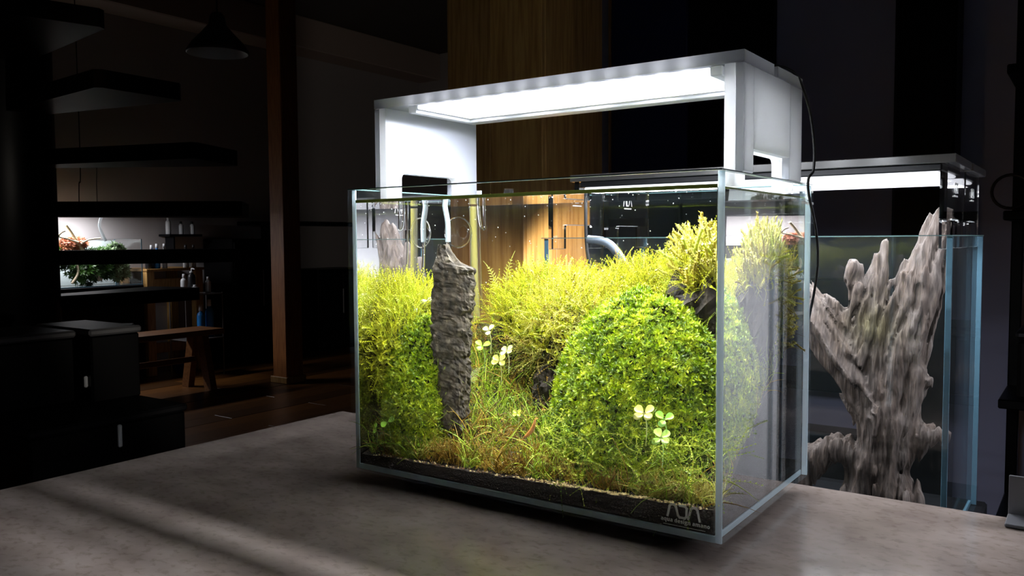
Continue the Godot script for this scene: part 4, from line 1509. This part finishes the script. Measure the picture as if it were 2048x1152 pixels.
func bottle(at: Vector3, h: float, r: float, body: Material, cap: Material, label: String, pump := false) -> void:
	var b := thing("bottle", label, "bottle", at, 0.0, "bottles beside the far aquarium")
	var st := begin()
	lathe(st, [Vector2(0, 0), Vector2(r * 0.92, 0), Vector2(r, r * 0.15), Vector2(r, h * 0.66), Vector2(r * 0.85, h * 0.74), Vector2(r * 0.42, h * 0.79), Vector2(r * 0.4, h * 0.82), Vector2(0, h * 0.82)], 16)
	part("body", done(st), body, b)
	st = begin()
	if pump:
		lathe(st, [Vector2(0, h * 0.821), Vector2(r * 0.5, h * 0.821), Vector2(r * 0.5, h * 0.88), Vector2(r * 0.14, h * 0.89), Vector2(r * 0.14, h * 0.97), Vector2(0, h * 0.97)], 12)
		tube(st, [Vector3(0, h * 0.985, 0), Vector3(r * 0.8, h * 0.99, 0), Vector3(r * 1.5, h * 0.965, 0)], [r * 0.2, r * 0.18, r * 0.12], 8)
	else:
		lathe(st, [Vector2(0, h * 0.821), Vector2(r * 0.52, h * 0.821), Vector2(r * 0.46, h), Vector2(0, h)], 12)
	part("cap", done(st), cap, b)


func far_corner() -> void:
	# a planted aquarium against the left wall, on its cabinet, under a hanging lamp
	var x0 := -5.98
	var cab := thing("aquarium_cabinet", "dark cabinet under the planted aquarium in the left background", "cabinet", Vector3(x0, FLOOR, -3.17))
	part("body", box(Vector3(-0.02, 0.0, 0.0), Vector3(0.40, 0.74, 1.25), 0.004), M.charcoal, cab)
	for k in 3:
		part("door", box(Vector3(0.4005, 0.03, 0.01 + 0.413 * k), Vector3(0.416, 0.71, 0.40 + 0.413 * k), 0.003), M.black, cab)
	var tk := thing("planted_aquarium", "planted aquarium glowing in the left background behind the staircase", "aquarium", Vector3(x0, FLOOR + 0.7405, -1.97), PI / 2)
	glass_box(tk, 1.20, 0.36, 0.40, 0.008, M.dry_pane, true, M.blue_edge)
	part("back_film", box(Vector3(0.002, 0.004, -0.4055), Vector3(1.198, 0.352, -0.4015)), M.frost_film, tk)
	tk.position = Vector3(x0 + 0.40, FLOOR + 0.7405, -1.97)
	var leafm := leafy(Color.WHITE, 0.5)
	var sprig := sprig_mesh(9, 0.035, 0.014, 1.2)
	for g in [[[Vector3(-5.80, 0.10, -2.55), 0.10, 260], [Vector3(-5.78, 0.02, -2.48), 0.12, 200], "leafy green plant clump at the far aquarium's left, under the pale branches", [lin(0.2, 0.36, 0.08), lin(0.36, 0.55, 0.14)]],
			[[Vector3(-5.78, 0.02, -2.82), 0.15, 420], [Vector3(-5.78, 0.06, -2.95), 0.13, 300], "dark green plant mass filling the middle of the far aquarium", [lin(0.06, 0.13, 0.04), lin(0.26, 0.44, 0.12)]],
			[[Vector3(-5.80, 0.12, -3.06), 0.09, 220], [Vector3(-5.76, 0.0, -3.06), 0.09, 220], "pale green plant clump at the far aquarium's right end", [lin(0.2, 0.3, 0.16), lin(0.5, 0.6, 0.42)]],
			[[Vector3(-5.80, 0.205, -2.78), 0.05, 200], [Vector3(-5.80, 0.2, -2.70), 0.05, 160], "reddish stem plants at the far aquarium's surface", [lin(0.6, 0.33, 0.22), lin(0.82, 0.55, 0.4)]]]:
		var where := []
		var cols := []
		for k in 2:
			var b: Array = g[k]
			for i in b[2]:
				var d := Vector3(rng.randfn(), rng.randfn(), rng.randfn()).normalized()
				var p: Vector3 = b[0] + d * b[1] * pow(rng.randf(), 0.4) * Vector3(0.8, 0.9, 1.1)
				p = p.clamp(Vector3(-5.94, -0.10, -3.12), Vector3(-5.62, 0.228, -2.02))
				where.append(pose(p, d + Vector3(0.3, 0.7, 0), rng.randf_range(0.5, 1.1)))
				cols.append(g[3][0].lerp(g[3][1], rng.randf()))
		var o := scatter("plant_clump", sprig, leafm, where, cols, self)
		o.name = numbered("plant_clump")
		tag(o, g[2], "plant", "", "stuff")
	var st := begin()
	tube(st, curve([Vector3(-5.72, -0.08, -2.9), Vector3(-5.75, 0.1, -2.82), Vector3(-5.76, 0.22, -2.75), Vector3(-5.72, 0.29, -2.69), Vector3(-5.70, 0.345, -2.64)], 5), [0.018, 0.018, 0.016, 0.016, 0.014, 0.014, 0.013, 0.013, 0.012, 0.012, 0.011, 0.012, 0.011, 0.011, 0.01], 8)
	tube(st, curve([Vector3(-5.76, 0.2, -2.77), Vector3(-5.72, 0.235, -2.82), Vector3(-5.7, 0.245, -2.9)], 5), [0.014, 0.012, 0.01, 0.008, 0.006], 7)
	tube(st, curve([Vector3(-5.75, 0.215, -2.75), Vector3(-5.71, 0.24, -2.66), Vector3(-5.70, 0.262, -2.58), Vector3(-5.70, 0.33, -2.53)], 5), [0.012, 0.01, 0.008, 0.006], 7)
	tube(st, curve([Vector3(-5.70, 0.262, -2.58), Vector3(-5.68, 0.29, -2.60), Vector3(-5.67, 0.30, -2.62)], 4), [0.007, 0.008, 0.006], 7)
	tube(st, curve([Vector3(-5.74, 0.05, -2.60), Vector3(-5.72, 0.12, -2.68), Vector3(-5.70, 0.0, -2.72), Vector3(-5.68, -0.09, -2.66)], 5), [0.012, 0.01, 0.009], 7)
	var o2 := part("pale_branch", done(st), M.pale_wood, self)
	tag(o2, "pale forked branch rising out of the far planted aquarium", "driftwood")
	var l := thing("hanging_lamp", "flat dark lamp hung on wires over the far planted aquarium", "lamp", Vector3(-5.78, 0.455, -2.5))
	part("housing", box(Vector3(-0.1, -0.004, -0.50), Vector3(0.1, 0.022, 0.5), 0.006), M.dark_metal, l)
	part("led_strip", box(Vector3(-0.07, -0.009, -0.46), Vector3(0.07, -0.0042, 0.46), 0.002), M.led_bar, l)
	part("wire", tube_mesh(curve([Vector3(0.05, 0.022, -0.40), Vector3(0.05, 0.2, -0.4), Vector3(0.05, 0.36, -0.40), Vector3(0.03, 0.42, -0.34), Vector3(-0.0, 0.44, -0.1)], 5), [0.004], 6), M.metal, l)
	part("wire", tube_mesh(curve([Vector3(0.05, 0.022, -0.26), Vector3(0.06, 0.2, -0.26), Vector3(0.05, 0.38, -0.28), Vector3(0.05, 1.9, -0.28)], 5), [0.004], 6), M.rubber, l)
	area_light("led_light", Vector3(0, -0.0105, 0.0), Vector2(0.9, 0.12), 1.8, Color(0.95, 0.95, 0.97), l).rotation = Vector3(-PI / 2, PI / 2, 0)
	var tube_ := part("inflow_hose", tube_mesh(curve([Vector3(-5.60, 0.43, -2.87), Vector3(-5.60, 0.34, -2.84), Vector3(-5.60, 0.225, -2.885)], 6), [0.011], 8), M.hose, self)
	tag(tube_, "white curved hose dropping into the far planted aquarium", "hose")

	# a timber stand with bottles
	var s := thing("timber_stand", "square framed timber stand right of the far planted aquarium", "stand", Vector3(-5.62, FLOOR, -3.22))
	for p in [[0.0, 0.0], [0.0, -0.44], [-0.36, 0.0], [-0.36, -0.44]]:
		part("leg", box(Vector3(p[0] - 0.07, 0, p[1] - 0.07), Vector3(p[0], 0.84, p[1]), 0.004), M.timber, s)
	part("rail", box(Vector3(-0.06, 0.68, -0.37), Vector3(-0.01, 0.78, -0.07), 0.004), M.timber, s)
	part("rail", box(Vector3(-0.06, 0.18, -0.37), Vector3(-0.01, 0.26, -0.07), 0.004), M.timber2, s)
	part("top", box(Vector3(-0.45, 0.8405, -0.52), Vector3(0.01, 0.862, 0.005), 0.004), M.timber2, s)
	var ty := FLOOR + 0.8625
	bottle(Vector3(-5.66, ty, -3.265), 0.145, 0.026, M.dark_plastic, M.black, "dark squat bottle at the left end of the timber stand")
	bottle(Vector3(-5.66, ty, -3.34), 0.20, 0.024, M.blue_plastic, M.white_plastic, "bright blue bottle on the timber stand, left of the tall white one")
	bottle(Vector3(-5.68, ty, -3.305), 0.19, 0.022, M.navy_plastic, M.white_plastic, "dark blue bottle between the squat bottle and the bright blue one")
	bottle(Vector3(-5.66, ty, -3.405), 0.20, 0.022, M.white_plastic, M.white_plastic, "white bottle directly right of the bright blue one on the timber stand")
	bottle(Vector3(-5.66, ty, -3.60), 0.19, 0.024, M.white_plastic, M.dark_plastic, "white bottle at the right of the timber stand, left of its twin")
	bottle(Vector3(-5.66, ty, -3.672), 0.19, 0.020, M.white_plastic, M.dark_plastic, "white bottle at the very right end of the timber stand")
	var sh := thing("wall_shelf", "small dark wall shelf with bottles above the timber stand", "shelf", Vector3(-6.045, 0.28, -3.80))
	part("board", box(Vector3(0, -0.02, -0.12), Vector3(0.16, 0.0, 0.20), 0.003), M.charcoal, sh)
	part("bracket", box(Vector3(0, -0.14, 0.12), Vector3(0.12, -0.0205, 0.14), 0.003), M.charcoal, sh)
	bottle(Vector3(-5.96, 0.2805, -3.64), 0.15, 0.022, M.white_plastic, M.white_plastic, "slim white bottle with a pointed cap on the left of the wall shelf")
	bottle(Vector3(-5.96, 0.2805, -3.76), 0.11, 0.022, M.white_plastic, M.dark_plastic, "short white bottle in the middle of the wall shelf")
	bottle(Vector3(-5.96, 0.2805, -3.87), 0.11, 0.022, M.white_plastic, M.dark_plastic, "short white bottle at the right of the wall shelf")
	# clear acrylic rack
	var r := thing("acrylic_rack", "clear acrylic two tier rack with bottles in front of the timber stand", "rack", Vector3(-5.45, FLOOR, -3.30))
	for y in [0.30, 0.655]:
		part("shelf", box(Vector3(0, y, -0.34), Vector3(0.22, y + 0.008, 0), 0.001), M.cover, r)
	for p in [[0.0, 0.0], [0.214, 0.0], [0.0, -0.332], [0.214, -0.332]]:
		part("upright", box(Vector3(p[0], 0, p[1] - 0.008), Vector3(p[0] + 0.006, 0.67, p[1]), 0.001), M.cover, r)
	var ry := FLOOR + 0.6635
	bottle(Vector3(-5.33, ry, -3.36), 0.16, 0.028, M.white_plastic, M.white_plastic, "white bottle at the left of the acrylic rack's upper tier")
	bottle(Vector3(-5.38, ry, -3.46), 0.20, 0.030, M.dark_plastic, M.white_plastic, "dark pump bottle with a white head on the acrylic rack's upper tier", true)
	bottle(Vector3(-5.33, ry, -3.455), 0.07, 0.028, M.white_plastic, M.white_plastic, "low white jar before the pump bottle on the acrylic rack")
	bottle(Vector3(-5.33, ry, -3.575), 0.13, 0.022, M.white_plastic, M.white_plastic, "narrow white bottle at the right of the acrylic rack's upper tier")
	ry = FLOOR + 0.3085
	bottle(Vector3(-5.33, ry, -3.50), 0.26, 0.030, M.blue_plastic, M.white_plastic, "blue bottle on the acrylic rack's lower tier, the left of two")
	bottle(Vector3(-5.33, ry, -3.58), 0.30, 0.032, M.blue_plastic, M.white_plastic, "blue bottle on the acrylic rack's lower tier, the right of two")
	# bench
	var b := thing("bench", "low dark wooden bench with splayed plank legs on the far left floor", "bench", Vector3(-4.84, FLOOR, -3.26))
	part("seat", box(Vector3(-0.15, 0.40, 0.0), Vector3(0.15, 0.44, 1.45), 0.006), M.bench_wood, b)
	for z in [0.10, 1.22]:
		for e in [-1.0, 1.0]:
			st = begin()
			prism(st, PackedVector2Array([Vector2(0.01, 0.3995), Vector2(0.09, 0.3995), Vector2(0.18, 0.0), Vector2(0.10, 0.0)]), 0.05, Transform3D(Basis(Vector3.UP, 0.0 if e > 0 else PI), Vector3(0, 0, z + (0.0 if e > 0 else 0.05))))
			part("leg", done(st), M.bench_wood, b)
	part("stretcher", box(Vector3(-0.012, 0.2, 0.1505), Vector3(0.012, 0.24, 1.2195), 0.003), M.bench_wood, b)
	var bowl := begin()
	lathe(bowl, [Vector2(0, 0), Vector2(0.05, 0), Vector2(0.085, 0.08), Vector2(0.09, 0.1), Vector2(0.084, 0.1), Vector2(0.048, 0.01), Vector2(0, 0.01)], 24)
	o2 = part("blue_basin", done(bowl), M.deep_blue, self, Vector3(-5.55, FLOOR + 0.0005, -3.47))
	tag(o2, "small deep blue basin on the floor under the bench", "basin")
	# dark cupboards along the wall
	for k in [[-4.03, 1.10, "tall dark cupboard against the left wall, left of the slim pillar"], [-5.0, 0.80, "low dark cupboard against the left wall, right of the slim pillar"]]:
		var c := thing("dark_cupboard", k[2], "cupboard", Vector3(-6.04, FLOOR, k[0]))
		part("body", box(Vector3(0, 0.0, -0.62), Vector3(0.42, k[1], 0), 0.004), M.black, c)
		part("door", box(Vector3(0.4205, 0.04, -0.305), Vector3(0.436, k[1] - 0.03, -0.01), 0.003), M.charcoal, c)
		part("door", box(Vector3(0.4205, 0.04, -0.61), Vector3(0.436, k[1] - 0.03, -0.315), 0.003), M.charcoal, c)
		part("handle", tube_mesh([Vector3(0.45, k[1] * 0.45, -0.30), Vector3(0.45, k[1] * 0.75, -0.30)], [0.006], 8), M.metal, c)
	var ls := thing("wall_shelf", "long dark wall shelf right of the slim pillar", "shelf", Vector3(-6.045, 0.40, -5.6))
	part("board", box(Vector3(0, -0.035, -0.7), Vector3(0.22, 0.0, 1.2), 0.003), M.black, ls)
	part("bracket", box(Vector3(0, -0.2, 0.9), Vector3(0.18, -0.0355, 0.93), 0.003), M.black, ls)
	# three dark storage boxes in front of the staircase
	var boxes := [[Vector3(-2.32, FLOOR, -0.96), Vector3(0.60, 0.58, 0.46), "large lower dark storage box with a long pale handle, before the staircase"],
		[Vector3(-2.28, FLOOR + 0.5805, -0.955), Vector3(0.33, 0.23, 0.16), "upper right dark storage box, its lid faintly lit"],
		[Vector3(-2.31, FLOOR + 0.5805, -0.778), Vector3(0.295, 0.225, 0.24), "upper left dark storage box beside the black column"]]
	for k in 3:
		var v: Vector3 = boxes[k][1]
		var c := thing("storage_box", boxes[k][2], "box", boxes[k][0])
		part("body", box(Vector3.ZERO, Vector3(v.x, v.y - 0.022, v.z), 0.006), M.black, c)
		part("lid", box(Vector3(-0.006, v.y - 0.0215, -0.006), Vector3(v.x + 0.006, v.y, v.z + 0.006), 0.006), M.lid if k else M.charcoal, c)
		if k == 0:
			part("handle", box(Vector3(v.x + 0.0005, 0.49, 0.21), Vector3(v.x + 0.012, 0.555, 0.222), 0.003), M.white_plastic, c)
		elif k == 1:
			part("handle", box(Vector3(v.x - 0.03, 0.05, v.z + 0.0005), Vector3(v.x - 0.02, 0.085, v.z + 0.012), 0.003), M.white_plastic, c)
	# pendant lamp, unlit
	var p := thing("pendant_lamp", "unlit bell shaped dark pendant lamp hanging from the ceiling at upper left", "lamp", Vector3(-2.9, 1.11, -1.965))
	st = begin()
	lathe(st, [Vector2(0.138, 0.0), Vector2(0.143, 0.0), Vector2(0.143, 0.012), Vector2(0.118, 0.05), Vector2(0.075, 0.095), Vector2(0.042, 0.135), Vector2(0.034, 0.175), Vector2(0.024, 0.19), Vector2(0, 0.195)], 40)
	part("shade", done(st), M.pendant_outside, p)
	st = begin()
	lathe(st, [Vector2(0.139, 0.0005), Vector2(0.114, 0.047), Vector2(0.072, 0.091), Vector2(0.038, 0.13), Vector2(0, 0.14)], 40)
	part("shade_lining", done(st), M.white_plastic, p)
	st = begin()
	lathe(st, [Vector2(0, 0.04), Vector2(0.022, 0.045), Vector2(0.03, 0.07), Vector2(0.022, 0.098), Vector2(0.013, 0.128), Vector2(0, 0.13)], 16)
	part("bulb", done(st), M.white_plastic, p)
	part("cord", tube_mesh([Vector3(0, 0.195, 0), Vector3(0, 1.25, 0)], [0.004], 8), M.rubber, p)
	# black shelving seen through the driftwood aquarium
	var k := thing("black_shelving", "low black shelving unit behind the driftwood aquarium", "shelving", Vector3(-0.75, FLOOR, -2.265))
	for y in [[0.0, 0.45], [0.58, 0.74], [0.82, 0.945]]:
		part("drawer_front", box(Vector3(0, y[0], -0.06), Vector3(0.78, y[1], 0.04), 0.004), M.black, k)
	part("upright", box(Vector3(-0.03, 0, -0.06), Vector3(-0.001, 0.95, 0.04), 0.003), M.black, k)
	part("upright", box(Vector3(0.7805, 0, -0.06), Vector3(0.788, 0.95, 0.04), 0.003), M.black, k)
	o2 = part("black_cable", tube_mesh(curve([Vector3(-0.325, -0.40, -2.22), Vector3(-0.34, -0.36, -2.22), Vector3(-0.315, -0.32, -2.22), Vector3(-0.33, -0.27, -2.22)], 6), [0.006], 8), M.rubber, self)
	tag(o2, "short black cable on the pale wall between the black shelves", "cable")
	# things on the right, hardly lit
	var q := thing("black_rack", "black open rack in the dark at the right edge of the picture", "rack", Vector3(0.36, FLOOR, -2.1))
	for y in [0.3, 0.62, 1.12, 1.5]:
		part("shelf", box(Vector3(0, y, -0.2), Vector3(0.9, y + 0.025, 0.1), 0.003), M.black, q)
	for x in [0.0, 0.87]:
		part("upright", box(Vector3(x, 0, -0.2), Vector3(x + 0.03, 1.9, -0.17), 0.003), M.black, q)
	st = begin()
	var ring := []
	for j in 25:
		ring.append(Vector3(cos(TAU * j / 24) * 0.044, 0.050 + sin(TAU * j / 24) * 0.044, 0))
	tube(st, ring, [0.004], 8, false)
	o2 = part("glass_ring", done(st), M.dark_metal, self, Vector3(0.375, 0.2835, -2.02))
	tag(o2, "faint round glass ring on the black rack at the right edge", "ring")
	var bin := thing("storage_bin", "dark lidded bin on the black rack's lower shelf at far right", "bin", Vector3(0.40, FLOOR + 0.6455, -2.25))
	part("body", box(Vector3(0, 0, 0), Vector3(0.35, 0.16, 0.24), 0.01), M.charcoal, bin)
	part("lid", box(Vector3(-0.005, 0.1605, -0.005), Vector3(0.355, 0.185, 0.245), 0.008), M.dark_metal, bin)
